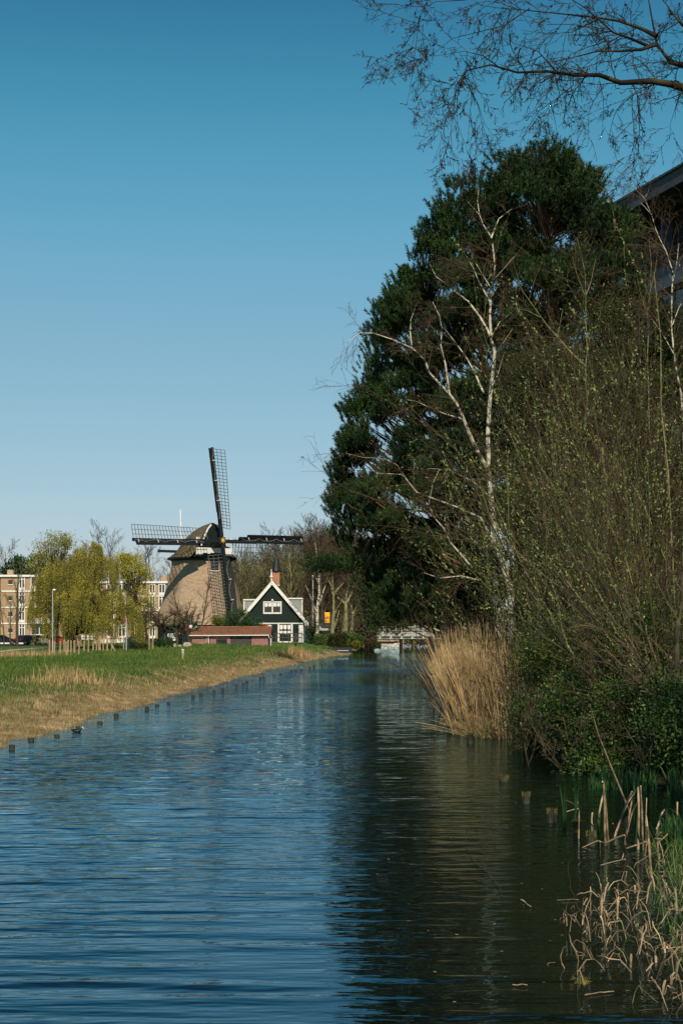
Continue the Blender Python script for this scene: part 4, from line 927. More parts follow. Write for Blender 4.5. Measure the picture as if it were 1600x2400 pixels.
# wooden stakes round the willow
stk = [(457, 1255, 1405), (503, 1270, 1395), (556, 1265, 1395), (607, 1268, 1397), (653, 1258, 1388), (685, 1262, 1385), (727, 1265, 1388), (774, 1262, 1375), (813, 1255, 1378), (857, 1270, 1362), (889, 1258, 1355), (922, 1235, 1355), (950, 1240, 1360), (989, 1238, 1365), (1030, 1260, 1365), (1137, 1210, 1345), (1370, 1235, 1345), (1407, 1218, 1345), (318, 1345, 1400), (625, 1255, 1385), (592, 1258, 1380), (910, 1245, 1350), (690, 1256, 1380), (748, 1238, 1300), (865, 1232, 1330)]
where = {15: "lone stake beside the red sign post", 16: "stake beside its taller twin near the dark hedge", 17: "taller of the two stakes near the dark hedge", 18: "short stub of a stake out on the open grass", 14: "stake with a slanting brace at its foot", 19: "stake standing just behind the fourth of the row", 20: "thin stake set behind the front row", 21: "thin stake crowding the close set group", 22: "leaning stake in the middle of the row", 23: "grey stake far back under the willow curtain", 24: "grey short stake far back by the green bench"}
for i, (a, t, b_) in enumerate(stk):
    px, pt_, pb = a * .2551, 1180 + t * .2551, 1180 + b_ * .2551; g0 = ground_at(px, pb, 60, 190) if i < 23 else P(px, pb, 150); d = g0.y; rr = .058 + .018 * random.random()
    if i == 18: rr = .05
    zt = PZ(pt_, d); ln = random.uniform(-.035, .035)
    lab = "pale wooden " + (where[i] if i in where else f"stake, {ordn(i)} of the row around the weeping willow")
    o = Geo().tubes([([(g0.x, d, g0.z - .4), (g0.x + ln * .4, d, (g0.z + zt) / 2), (g0.x + ln, d, zt - .03), (g0.x + ln, d, zt)], [rr, rr * .95, rr * .92, rr * .6])], 8).build("fence_stake", M['stake'], origin=(g0.x, d, g0.z))
    tag(o, lab, "stake", "wooden stakes around the willow")
g0 = ground_at(1065 * .2551, 1180 + 1365 * .2551, 60, 190); o = Geo().beam((g0.x, g0.y, g0.z), (PX(1030 * .2551, g0.y), g0.y, PZ(1180 + 1300 * .2551, g0.y)), .09).build("fence_brace", M['stake'], origin=g0); tag(o, "slanting wooden brace leaning on the end stake", "brace")
# bench and green bin by the willow
d = 150; x = PX(205, d); zb = hz(x, d); o = thing("picnic_bench", (x, d, zb), "grey weathered bench standing under the willow curtain", "bench")
Geo().box((x, d, zb + .8), (2.4, .5, .07)).build("seat", M['grayboard'], o); Geo().box((x, d + .35, zb + 1.15), (2.4, .06, .14)).build("backrest", M['stake'], o)
for s_ in (-.95, .95): Geo().box((x + s_, d, zb + .4), (.1, .5, .8)).build("leg", M['stake'], o)
d = 121; x = PX(299, d); zb = hz(x, d); o = thing("litter_bin", (x, d, zb), "dark green litter bin beside the slim red sign post", "bin")
M['bingreen'] = mat('dark_green_metal', (.012, .04, .032), None, rough=.5)
Geo().lathe([(.2, zb + .25), (.24, zb + 1.05), (.25, zb + 1.08)], (x, d, 0), 12).build("bucket", M['bingreen'], o); Geo().lathe([(.27, zb + 1.08), (.22, zb + 1.2), (.05, zb + 1.26)], (x, d, 0), 12).build("lid", M['bingreen'], o); Geo().lathe([(.04, zb - .1), (.04, zb + .3)], (x, d, 0), 6).build("post", M['bingreen'], o)
# hedges and scrub along the mill garden
for px0, px1, pt_, d, m_, lab, sd, nn in [(300, 345, 1497, 128, 'leaf_moss', "low dull green scrub beside the stakes by the sign post", 91, 5200), (362, 403, 1490, 136, 'evergreen', "dark clipped hedge beside the white garden cart", 92, 6500), (270, 300, 1503, 150, 'evergreen', "dark low shrub under the willow edge", 93, 2500), (722, 742, 1452, 168, 'evergreen', "tall narrow dark conifer at the farmhouse corner", 94, 3400), (738, 775, 1480, 165, 'leaf_green', "leafy green shrub at the foot of the white birch", 95, 5200), (772, 820, 1474, 164, 'leaf_moss', "olive brown shrub between the pollarded trees", 96, 6000), (812, 850, 1470, 163, 'leaf_green', "fresh green shrub on the quay beside the water", 97, 5000), (846, 882, 1484, 164, 'twig_red', "dark red brown shrub at the end of the quay", 98, 3600), (826, 842, 1500, 161, 'yellowgreen', "small yellow flowering shrub low on the quay", 99, 1200), (868, 892, 1500, 163, 'leaf_moss', "low tuft of growth overhanging the quay end", 100, 1500)]:
    x0, x1 = PX(px0, d), PX(px1, d); xm = (x0 + x1) / 2; zb = max(hz(xm, d), .35); scrub("shrub", x0, x1, d - .9, d + .9, zb - .1, PZ(pt_, d), nn, M[m_], lab, "shrub", .17, sd, None, .8)
# garden cart with white hood, rubble, mill side shed, sign, balloons
d = 147; x0, x1 = PX(395, d), PX(412, d); zb = hz(x0, d); z0, z1 = PZ(1500, d), PZ(1486, d)
o = thing("garden_cart", ((x0 + x1) / 2, d, zb), "white framed glass cart with rounded hood beside the orchard trees", "cart")
g = Geo()
for xx in (x0, x1):
    for yy_ in (d - .35, d + .35): g.beam((xx, yy_, z0), (xx, yy_, z1), .06)
for yy_ in (d - .35, d + .35):
    g.beam((x0, yy_, z1), (x1, yy_, z1), .08); g.beam((x0, yy_, z0), (x1, yy_, z0), .14); g.beam((x0, yy_, (z0 + z1) / 2 - .1), (x1, yy_, (z0 + z1) / 2 - .1), .04); g.beam((x0 - .05, yy_, z0 + .3), (x0 + .1, yy_, z0), .05)
g.build("frame", M['white'], o)
Geo().box(((x0 + x1) / 2, d, (z0 + z1) / 2), (x1 - x0 - .06, .6, z1 - z0 - .1)).build("glass_case", M['lead'], o)
xa, xb = PX(410, d), PX(429, d); g = Geo(); pr = [(xa + (xb - xa) * (.5 - .5 * math.cos(math.pi * i / 10)), z1 + .26 * math.sin(math.pi * i / 10) ** .8 - .03) for i in range(11)]
g.prism(pr, d - .4, d + .4, lambda u, v, q_: (u, q_, v)); g.build("hood", M['white'], o)
Geo().box(((xa + xb) / 2, d + .1, (z1 + zb) / 2), (xb - xa - .25, .55, z1 - zb - .05)).build("cabinet", M['grayboard'], o)
for s_ in (x0 + .1, xb - .1): Geo().beam((s_, d - .3, z0), (s_, d - .3, zb), .06).build("leg", M['grayboard'], o)
r = np.random.default_rng(77)
for i, (px0, px1, pt_, pb, lab) in enumerate([(401, 415, 1509, 1521, "pale pinkish rubble block at the hedge end"), (416, 428, 1512, 1522, "small pale rubble block in the middle of the heap"), (428, 450, 1506, 1519, "long pale rubble block against the shed corner post")]):
    d = 140; xa, xb = PX(px0, d), PX(px1, d); za, zb_ = PZ(pb, d), PZ(pt_, d); V = []; k_ = 9
    for j, (sc_, zz_) in enumerate([(1.05, za - .15), (1.0, za + .1), (.96, (za + zb_) / 2), (.82, zb_ - .05), (.5, zb_)]):
        for a_ in range(k_):
            th = 2 * math.pi * a_ / k_; q_ = sc_ * r.uniform(.92, 1.08); V.append(((xa + xb) / 2 + (xb - xa) / 2 * q_ * np.sign(math.cos(th)) * abs(math.cos(th)) ** .6, d + .4 * q_ * math.sin(th), zz_ + r.uniform(-.03, .03)))
    o = Geo().add(V, [(j * k_ + a_, j * k_ + (a_ + 1) % k_, (j + 1) * k_ + (a_ + 1) % k_, (j + 1) * k_ + a_) for j in range(4) for a_ in range(k_)] + [tuple(range(4 * k_, 5 * k_))]).build("rubble_block", M['stone'], origin=((xa + xb) / 2, d, za)); tag(o, lab, "rubble")
d = 162; xa, xb = PX(382, d), PX(452, d); o = thing("garden_shed", ((xa + xb) / 2, d, .7), "low dark green shed at the mill foot behind the fruit trees", "shed")
Geo().box(((xa + xb) / 2, d + 1, 1.4), (xb - xa, 2, 2.0)).build("wall", M['greenblack'], o); Geo().prism([(xa - .2, PZ(1464, d)), (xb + .2, PZ(1460, d)), (xb + .2, PZ(1463, d)), (xa - .2, PZ(1467, d))], d - .3, d + 2.3, lambda u, v, q_: (u, q_, v)).build("roof", M['rooftile'], o)
Geo().box((PX(400, d), d - .03, 1.6), (1.2, .06, 1.2)).build("window", M['glass'], o)
M['signgreen'] = mat('sign_dark_green', (.012, .03, .026), None); M['lettergreen'] = mat('sign_letters_green', (.16, .50, .30), None)
d = 151.5; xa, xb = PX(438, d), PX(463, d); za, zb_ = PZ(1474, d), PZ(1456.5, d); o = thing("name_sign", ((xa + xb) / 2, d, hz(xa, d)), "dark sign with green hand painted names above the shed end", "sign")
Geo().box(((xa + xb) / 2, d, (za + zb_) / 2), (xb - xa, .06, zb_ - za)).build("board", M['signgreen'], o)
Geo().box((xa + .15, d + .06, (za + hz(xa, d)) / 2), (.09, .06, za - hz(xa, d) + .3)).build("post", M['stake'], o); Geo().box((xb - .15, d + .06, (za + hz(xa, d)) / 2), (.09, .06, za - hz(xa, d) + .3)).build("post", M['stake'], o)
def text(s_, loc, size, m_, par, nm="lettering", shear=.2):
    cu = bpy.data.curves.new(nm, 'FONT'); cu.body = s_; cu.size = size; cu.extrude = .01; cu.align_x = 'LEFT'; cu.offset = size * .018; cu.shear = shear
    t0 = bpy.data.objects.new(nm, cu); col.objects.link(t0); bpy.context.view_layer.update(); me = bpy.data.meshes.new_from_object(t0.evaluated_get(bpy.context.evaluated_depsgraph_get())); bpy.data.objects.remove(t0)
    me.materials.clear(); me.materials.append(m_); t_ = bpy.data.objects.new(nm, me); col.objects.link(t_); t_.rotation_euler = (R(90), 0, 0); t_.parent = par; ro = ROOT[par.name]; t_.location = (loc[0] - ro[0], loc[1] - ro[1], loc[2] - ro[2]); return t_
text("Larry", (xa + .08, d - .05, PZ(1463.5, d)), .50, M['lettergreen'], o); text("&", (PX(447, d), d - .05, PZ(1468, d)), .3, M['lettergreen'], o); text("Jo", (PX(454, d), d - .05, PZ(1471.5, d)), .48, M['lettergreen'], o)
for px, py, rr, m_, lab in [(447, 1469, .2, mat('pink_rubber', (.75, .28, .36), (.8, .6, .6), 4, .4), "pink and white balloon hanging before the green sign"), (434, 1477, .16, mat('red_rubber', (.5, .04, .05), None, rough=.4), "dark red balloon hanging in the fruit tree")]:
    c = P(px, py, 147); o = thing("balloon", c, lab, "balloon"); g = Geo(); ellipsoid(g, c, (rr, rr, rr * 1.25)); g.build("skin", m_, o, smooth=True); Geo().tubes([([tuple(c + Vector((0, 0, rr))), tuple(c + Vector((.03, 0, rr + .4))), tuple(c + Vector((0, 0, rr + .8)))], [.01] * 3)], 3).build("string", M['rope'], o)

# numbered marker post on the dike
c = ground_at(428.5, 1546, 60, 130); d = c.y; zt = PZ(1521, d); o = thing("marker_post", c, "short white topped marker post with black digits on the meadow", "marker post")
Geo().lathe([(.062, c.z - .3), (.058, zt - .32), (.058, zt - .31)], (c.x, d, 0), 12).build("shaft", M['stake'], o)
Geo().lathe([(.064, zt - .31), (.064, zt - .02), (.05, zt)], (c.x, d, 0), 12).build("white_band", M['white'], o); Geo().lathe([(.03, zt), (.03, zt + .05), (.0, zt + .06)], (c.x, d, 0), 8).build("cap", M['rubber'], o)
for i, ch_ in enumerate(("0", "8")): t_ = text(ch_, (c.x - .04, d - .068, zt - .15 - .14 * i), .14, M['rubber'], o, "digit", 0)

# birch and pollards by the farmhouse
def traced(name, lab, base, paths, d, mt, mw, q, seed, per=1.0, scale=1.0, cat="tree", dj=.6, group=None, side=True, kt=8, minlen=.25):
    """paths: list of (pixel points with radius px at start/end, depth offset); side twigs grow from them"""
    rn = random.Random(seed); root = thing(name, base, lab, cat, group); limbs = []; out = [[], [], []]
    for path in paths:
        pts, r0, r1 = path[0], path[1], path[2]; do = path[3] if len(path) > 3 else 0
        n = len(pts); W = []
        for i, (px, py) in enumerate(pts):
            dd = d + do * i / (n - 1) if n > 1 else d
            W.append(P(px, py, dd + (rn.uniform(-.12, .12) * dj if 0 < i < n - 1 else 0)))
        # refine
        Q = [W[0]]
        for a_, b_ in zip(W[:-1], W[1:]):
            L = (b_ - a_).length; m_ = max(1, min(6, int(L / (.5 * scale))))
            for k_ in range(1, m_ + 1): Q.append(a_.lerp(b_, k_ / m_) + (Vector((rn.uniform(-1, 1), rn.uniform(-1, 1), rn.uniform(-1, 1))) * L * .018 if k_ < m_ else Vector()))
        pw = q.get("pw", 1.0); rad = [(r1 * q.get('r1k', .45) + (r0 - r1 * q.get('r1k', .45)) * (1 - i / max(1, len(Q) - 1)) ** pw) * d / F for i in range(len(Q))]
        limbs.append(([tuple(v) for v in Q], [a_ * q.get('thick', 1.0) for a_ in rad]))
        if side:
            tot = sum((Q[i + 1] - Q[i]).length for i in range(len(Q) - 1)); nn = int(tot * q['dens'] * per)
            for k_ in range(nn):
                t = (q.get('from', .1) + (1 - q.get('from', .1)) * rn.random()) * (len(Q) - 1); i = min(int(t), len(Q) - 2); pp = Q[i].lerp(Q[i + 1], t - i); dd = (Q[i + 1] - Q[i]).normalized()
                ax = dd.cross(Vector((rn.gauss(0, 1), rn.gauss(0, 1), rn.gauss(0, 1)))).normalized(); cd = Matrix.Rotation(R(q['a0']) * rn.uniform(.6, 1.3), 3, ax) @ dd
                o2 = []; grow(o2, pp, cd, q['L0'] * rn.uniform(.5, 1.3) * (1.1 - .5 * t / len(Q)), min(rad[i] * .6, q['r0']), 0, q, rn)
                for l_, lst in enumerate(o2):
                    while len(out) <= l_: out.append([])
                    out[l_] += lst
    g = Geo()
    for p_, r_ in limbs: g.tubes([(p_, r_)], kt)
    g.build("trunk", mt, root, smooth=True)
    g = Geo()
    for lst in out: 
        if lst: g.tubes(lst, 3)
    g.build("crown", mw, root)
    return root, out
TW = dict(seg=[5, 4, 3], up=[-.03, -.06, -.1], wob=[.16, .2, .2], n=[7, 4, 0], lo=[.15, .1, 0], ang=[38, 38, 0], len=[.5, .5], rmin=.009, rr=.6, dens=3.0, a0=48, L0=1.4, r0=.02, tip=.5)
TWf = dict(TW); TWf.update(rmin=.014, dens=3.2, L0=2.0, up=[.06, .02, 0])
d = 166
traced("birch_tree", "thin white stemmed birch standing beside the farmhouse garden", (PX(741, d), d, .8), [([(741, 1513), (744, 1470), (743, 1430), (748, 1390), (747, 1340), (742, 1300), (738, 1272)], 5.0, 1, 0), ([(747, 1420), (758, 1385), (770, 1350)], 1.8, .8, 1), ([(744, 1440), (728, 1400), (712, 1362)], 1.6, .8, 1), ([(747, 1370), (736, 1340), (722, 1310)], 1.4, .7, -1)], d, M['bark_birch'], M['twig_red'], TWf, 101, 1.0)
traced("pollard_tree", "pale pollarded tree with upswept forks behind the quay shrubs", (PX(778, d), d, .8), [([(777, 1515), (780, 1460), (782, 1410), (781, 1390)], 7, 5, 0), ([(781, 1395), (775, 1370), (760, 1345)], 3, 1.2, 0), ([(781, 1395), (779, 1365), (779, 1340)], 3, 1.2, 0), ([(781, 1395), (792, 1380), (806, 1365)], 3, 1.2, 0), ([(782, 1440), (794, 1420), (802, 1404)], 3.5, 2, 0), ([(780, 1480), (790, 1450), (795, 1430)], 3, 1.5, 0)], d, M['bark_moss'], M['twig_grey'], TWf, 102, .8)
traced("pollard_tree", "thick stemmed pollard with knobbly mossy trunk on the quay", (PX(808, d), d, .8), [([(806, 1515), (808, 1470), (811, 1430), (809, 1412)], 11, 9, 0), ([(809, 1415), (790, 1400), (786, 1380)], 3.5, 1.5, 0), ([(811, 1415), (822, 1395), (832, 1360)], 3.5, 1.5, 0), ([(810, 1412), (812, 1390), (822, 1366)], 3, 1.5, 0)], d + 1, M['bark_moss'], M['twig_grey'], TWf, 103, .8)
traced("pollard_tree", "slim mossy pollard half shaded under the pine branch", (PX(823, d), d, .8), [([(821, 1512), (824, 1470), (826, 1440)], 7, 5, 0), ([(826, 1440), (836, 1420), (850, 1410)], 2.5, 1.2, 0), ([(826, 1440), (822, 1415), (826, 1395)], 2.5, 1.2, 0)], d + 3, M['bark_moss'], M['twig_grey'], TWf, 104, .8)
# yellow board, white hooped fence, dark wall under it
d = 176; xa, xb = PX(760, d), PX(774, d); o = thing("yellow_panel", ((xa + xb) / 2, d, .9), "bright yellow panel glimpsed between birch and pollard trunks", "panel")
Geo().box(((xa + xb) / 2, d, (PZ(1435, d) + PZ(1460, d)) / 2), (xb - xa, .12, PZ(1435, d) - PZ(1460, d))).build("panel_face", M['yellow'], o); Geo().box((xb + .0, d - .02, (.9 + PZ(1435, d)) / 2), (.1, .1, PZ(1435, d) - .9)).build("post", M['tarred'], o); Geo().box((xa - .02, d - .02, (.9 + PZ(1435, d)) / 2), (.1, .1, PZ(1435, d) - .9)).build("post", M['tarred'], o)
Geo().box(((xa + xb) / 2 - .3, d + .1, PZ(1465, d)), (1.6, .1, .5)).build("base_board", M['grayboard'], o)
d = 170; o = thing("white_fence", (PX(754, d), d, .85), "low white garden fence with hooped top beside the flagpole", "fence"); g = Geo(); x0, x1 = PX(736, d), PX(775, d); z0 = PZ(1476, d); n = 10
pl = []
for i in range(n):
    a_ = x0 + (x1 - x0) * i / n; b_ = x0 + (x1 - x0) * (i + 1) / n; pl.append(([(a_ + (b_ - a_) * (.5 - .5 * math.cos(math.pi * j / 6)), d, z0 + .17 * math.sin(math.pi * j / 6)) for j in range(7)], [.035] * 7))
g.tubes(pl, 5); g.box(((x0 + x1) / 2, d, z0 - .02), (x1 - x0, .06, .08)); g.box((PX(744, d), d - .1, PZ(1473, d)), (.9, .05, .45)); g.build("hooped_rail", M['white'], o); g = Geo()
for i in range(24): g.box((x0 + (x1 - x0) * i / 23, d + .05, z0 - .6), (.05, .05, 1.15))
g.build("picket_panel", M['tarred'], o)

# quay edge, jetty, bridge, far house
tag(Geo().box((-2.0, 158.6, .05), (6.4, .35, .75)).build("quay_edge", M['tarred'], origin=(-2, 158.6, 0)), "dark timber quay edge below the shrubs", "quay edge")
d = 143; o = thing("small_jetty", (PX(803, d), d, 0), "tiny grey plank jetty at the tip of the tan bank", "jetty"); Geo().box((PX(803, d), d, .28), (1.15, .7, .06)).build("deck", M['metalgrey'], o)
for s_ in (-.45, .45): Geo().box((PX(803, d) + s_, d, -.1), (.08, .08, .7)).build("leg", M['wetpost'], o)
M['bridgewhite'] = mat('weathered_white_paint', (.50, .49, .44), (.40, .39, .34), 2, .7)
BD = 170.0; o = thing("footbridge", (PX(965, BD), BD, 0), "white railed footbridge crossing the canal under the pine boughs", "bridge"); xa, xb = PX(884, BD), PX(1075, BD)
zd0, zd1 = PZ(1497.5, BD), PZ(1492, BD)
Geo().box(((xa + xb) / 2, BD + 1.4, (zd0 + zd1) / 2), (xb - xa, 2.8, zd1 - zd0)).build("deck", M['tarred'], o); Geo().box(((xa + xb) / 2, BD - .05, zd0 + .06), (xb - xa, .1, .1)).build("deck_edge", M['lead'], o)
Geo().box(((xa + xb) / 2, BD + 2.75, zd1 + .2), (xb - xa, .08, .36)).build("kick_board", M['concrete'], o)
for row, dy, zz_ in (("front", 0, 0), ("rear", 2.7, .25)):
    g = Geo()
    for py in (1474, 1482): g.beam((xa, BD + dy, PZ(py, BD) + zz_), (xb, BD + dy, PZ(py, BD) + zz_), .09, .09)
    g.build("hand_rail", M['bridgewhite'], o)
    xx = PX(890.5 + (0 if dy == 0 else 8), BD)
    while xx < xb:
        g = Geo().box((xx, BD + dy, (PZ(1469, BD) + zd0) / 2 + zz_ / 2), (.11, .11, PZ(1469, BD) - zd0 + zz_)); g.prism([(-.22, 0), (.22, 0), (.06, .28), (-.06, .28)], BD + dy - .03, BD + dy + .03, lambda u, v, q_: (xx + u, q_ - .08, zd0 + v)); g.build("rail_post", M['bridgewhite'], o); xx += 25.2 * BD / F
for px, m_ in ((940, M['tarred']), (969, M['mossy']), (1012, M['tarred'])):
    for dy in (.2, 2.5): Geo().lathe([(.15, -1), (.15, zd0)], (PX(px, BD), BD + dy, 0), 8).build("pile", m_, o)
HB = 240; xa, xb = PX(868, HB), PX(1090, HB); o = thing("cream_house", ((xa + xb) / 2, HB, .7), "cream rendered low house behind the bridge and pine boughs", "house")
Geo().box(((xa + xb) / 2, HB + 4, 2.9), (xb - xa, 8, 4.6)).build("wall", M['cream'], o); Geo().prism([(xa - .4, 5.1), (xb + .4, 5.1), (xb - 1, 6.8), (xa + 1, 6.8)], HB + .2, HB + 8, lambda u, v, q_: (u, q_, v)).build("roof", M['rooftile'], o)
for i in range(4):
    xx = xa + 2 + i * 3.6; w_ = Geo().box((xx, HB - .02, 2.6), (1.1, .08, 1.3)).build("window", M['glass'], o); Geo().box((xx, HB - .08, 1.9), (1.3, .1, .1)).build("sill", M['white'], w_)
scrub("hedge", PX(866, 205), PX(1075, 205), 204, 206, .3, 3.0, 9000, M['leaf_moss'], "dull green hedge on the far shore beyond the footbridge", "hedge", .3, 64)
# moored boat under the bridge
d = 185; x = PX(906, d); o = thing("moored_boat", (x, d, 0), "small white boat with dark cover moored beyond the footbridge", "boat"); V = []; secs = [(-1.6, .25, .75), (-.8, .6, .62), (.3, .7, .58), (1.2, .45, .66), (1.8, .03, .85)]
for u, w_, h_ in secs: V += [(x + u, d - w_, h_), (x + u, d - w_ * .7, -.1), (x + u, d + w_ * .7, -.1), (x + u, d + w_, h_)]
Geo().add(V, [(j * 4 + i, j * 4 + i + 1, j * 4 + i + 5, j * 4 + i + 4) for j in range(4) for i in range(3)] + [(0, 1, 2, 3)]).build("hull", M['white'], o); V = []
for u, w_, h_ in secs: V += [(x + u * .95, d - w_ * .95, h_ + .02), (x + u * .95, d, h_ + .3 * min(1, w_ * 2)), (x + u * .95, d + w_ * .95, h_ + .02)]
Geo().add(V, [(j * 3 + i, j * 3 + i + 1, j * 3 + i + 4, j * 3 + i + 3) for j in range(4) for i in range(2)]).build("cover", M['tarred'], o)
tag(Geo().box((PX(915, 196), 197, .4), (3.6, 1.5, 1.3)).build("brick_abutment", M['brickblock'], origin=(PX(925, 196), 197, 0)), "low sunlit orange brick abutment beyond the footbridge", "abutment")
# ---------------------------------------------------------------- office block behind the pines
dv = Vector((-.3136, .9495, 0)); nrm = Vector((-.9495, -.3136, 0)); OZ = 25.2
p0 = Vector((16.8, 70.0, 0)) - dv * 26 - nrm * 1.4
off = thing("office_block", p0 + dv * 20, "grey blue office block with flat overhanging roof behind the trees", "building")
OL = 37.0; OB = .9
def ofc(u, v, n_): q = p0 + dv * u + nrm * n_; return (q.x, q.y, v)
def obox(g, u0, u1, v0, v1, n0, n1):
    V = [ofc(u, v, n_) for n_ in (n0, n1) for u, v in ((u0, v0), (u1, v0), (u1, v1), (u0, v1))]
    return g.add(V, [(3, 2, 1, 0), (4, 5, 6, 7), (0, 1, 5, 4), (1, 2, 6, 5), (2, 3, 7, 6), (3, 0, 4, 7)])
M['panel'] = mat('grey_blue_panels', (.065, .085, .12), (.09, .11, .15), .8, .6); M['fascia'] = mat('roof_fascia_grey', (.05, .055, .062), (.07, .075, .085), 1, .6)
M['offglass'] = mat('office_glass', (.03, .05, .08), None, rough=.08, spec=1.0); M['recess'] = mat('dark_recess', (.02, .02, .02), None)
obox(Geo(), 0, OL, OB, OZ - 1.0, -14, -.9).build("inner_walls", M['recess'], off)
obox(Geo(), -1, OL + .8, OZ - .75, OZ, -15, 1.3).build("roof_slab", M['fascia'], off); obox(Geo(), -1, OL + .8, OZ + .003, OZ + .12, -15, 1.4).build("roof_flashing", M['fascia'], off)
fh = 3.5; z = OZ - 4.0; first = True
while z > OB:
    obox(Geo(), 0, OL, z - 1.25, z, -.9, .35 if first else .0).build("parapet_band", M['panel'], off)
    n = 12
    for i in range(n):
        u0 = OL * i / n; 
        if first and i % 3 != 2: continue
        w_ = obox(Geo(), u0 + .2, u0 + OL / n - .2, z + .02, z + (2.9 if first else 2.2), -.85, -.7 if first else -.12).build("window", M['offglass'], off)
        if i % 2: obox(Geo(), u0 + OL / n / 2 - .04, u0 + OL / n / 2 + .04, z + .03, z + 2.1, -.1, -.05).build("mullion", M['lead'], w_)
    for i in range(n + 1): obox(Geo(), OL * i / n - .1, OL * i / n + .1, z + .01, z + (3.2 if first else 2.24), -.88, -.3 if first else .08).build("column", M['panel'], off)
    if first:
        g = Geo()
        for hh in (.35, .7, 1.0): g.beam(ofc(0, z + hh, .3), ofc(OL, z + hh, .3), .04)
        g.build("balcony_rail", M['tarred'], off)
        for i in range(0, n, 2): Geo().beam(ofc(OL * i / n + .3, z - 1.2, .4), ofc(OL * i / n + .9, z - .05, .42), .1).build("bracket", M['lead'], off)
    first = False; z -= fh

# ---------------------------------------------------------------- pines
SIL = [(1065, 424), (1082, 470), (1101, 408), (1120, 450), (1141, 415), (1165, 425), (1177, 366), (1192, 392), (1208, 370), (1222, 390), (1235, 368), (1258, 385), (1277, 339), (1298, 375), (1315, 348), (1340, 366), (1354, 400), (1369, 402), (1391, 402), (1388, 425), (1393, 446), (1380, 470), (1386, 490), (1373, 530), (1395, 520), (1413, 478), (1436, 491), (1467, 495), (1478, 540), (1500, 640), (1540, 710), (1625, 750), (1640, 1000), (1640, 1500),
       (1000, 1490), (900, 1478), (862, 1440), (870, 1400), (850, 1340), (853, 1286), (853, 1269), (813, 1258), (791, 1241), (816, 1222), (800, 1200), (782, 1182), (777, 1163), (770, 1143), (796, 1126), (787, 1107), (788, 1088), (794, 1077), (810, 1071), (799, 1052), (798, 1029), (816, 1018), (825, 1010), (813, 993), (809, 962), (825, 940), (850, 911), (858, 895), (878, 875), (867, 852), (892, 838), (872, 819), (872, 796), (875, 768), (883, 746), (883, 721), (892, 701), (917, 676), (931, 645), (954, 628), (975, 640), (998, 611), (971, 580), (987, 542), (1009, 518), (1029, 535), (1047, 527), (1038, 491), (1043, 464)]
SA = np.array(SIL, float)
def inside(px, py, poly=SA):
    x0, y0 = poly[:, 0], poly[:, 1]; x1, y1 = np.roll(x0, -1), np.roll(y0, -1)
    c = ((y0[:, None] > py) != (y1[:, None] > py)) & (px < (x1 - x0)[:, None] * (py - y0[:, None]) / ((y1 - y0)[:, None] + 1e-9) + x0[:, None])
    return c.sum(0) % 2 == 1
def edge_dist(px, py, poly=SA):
    a = poly; b = np.roll(poly, -1, 0); ab = b - a; q = np.stack([px, py], 1)[:, None, :] - a[None]
    t = np.clip((q * ab[None]).sum(2) / ((ab ** 2).sum(1)[None] + 1e-9), 0, 1); return np.linalg.norm(q - t[..., None] * ab[None], axis=2).min(1)
# trees: (trunk px, depth, crown half depth m, top py, label)
pines = [(1285, 55, 3.4, 345, "tallest pine with ragged top rising behind the birch"), (1115, 59, 3.2, 410, "pine with twin pointed tops beside the tallest one"), (985, 63, 3.4, 545, "pine whose stepped edge meets the open sky"), (900, 67, 3.6, 700, "pine leaning over the canal with lowest outer boughs"), (1440, 62, 3.0, 480, "shorter pine touching the office block roof"), (1180, 68, 3.0, 800, "dark inner pine filling the middle of the stand")]
rp = np.random.default_rng(41)
N_ = 7600; qx = rp.uniform(770, 1640, N_ * 3); qy = rp.uniform(340, 1500, N_ * 3); ok = inside(qx, qy); qx, qy = qx[ok][:N_], qy[ok][:N_]
ed = edge_dist(qx, qy); ok = (ed > 19); qx, qy, ed = qx[ok], qy[ok], ed[ok]
# holes between boughs: keep clumps where a banded noise is high
bn = vnoise(qx, qy * 1.6, .022, 55); keep = (rp.random(len(qx)) < np.clip(.78 + .7 * bn, .2, 1)) ; keep |= ed < 34
qx, qy, ed = qx[keep], qy[keep], ed[keep]
bc = rp.permutation(len(qx))[:330]; bx_, by_ = qx[bc].copy(), qy[bc].copy(); near_ = np.argmin((qx[:, None] - bx_[None]) ** 2 + ((qy[:, None] - by_[None]) * 1.35) ** 2, 1); bdep = rp.uniform(-1, 1, len(bc))
pull = np.where(ed > 40, .33, .10); qx = qx + (bx_[near_] - qx) * pull; qy = qy + (by_[near_] - qy) * pull * 1.25
ti = np.argmin(np.stack([np.abs(qx - (p_[0] - (qy - p_[3]) * (.12 if p_[0] < 1000 else .03))) / (1 + .0004 * (qy - p_[3])) + np.where(qy < p_[3] - 6, 400, 0) + rp.uniform(0, 70, len(qx)) for p_ in pines]), 0)
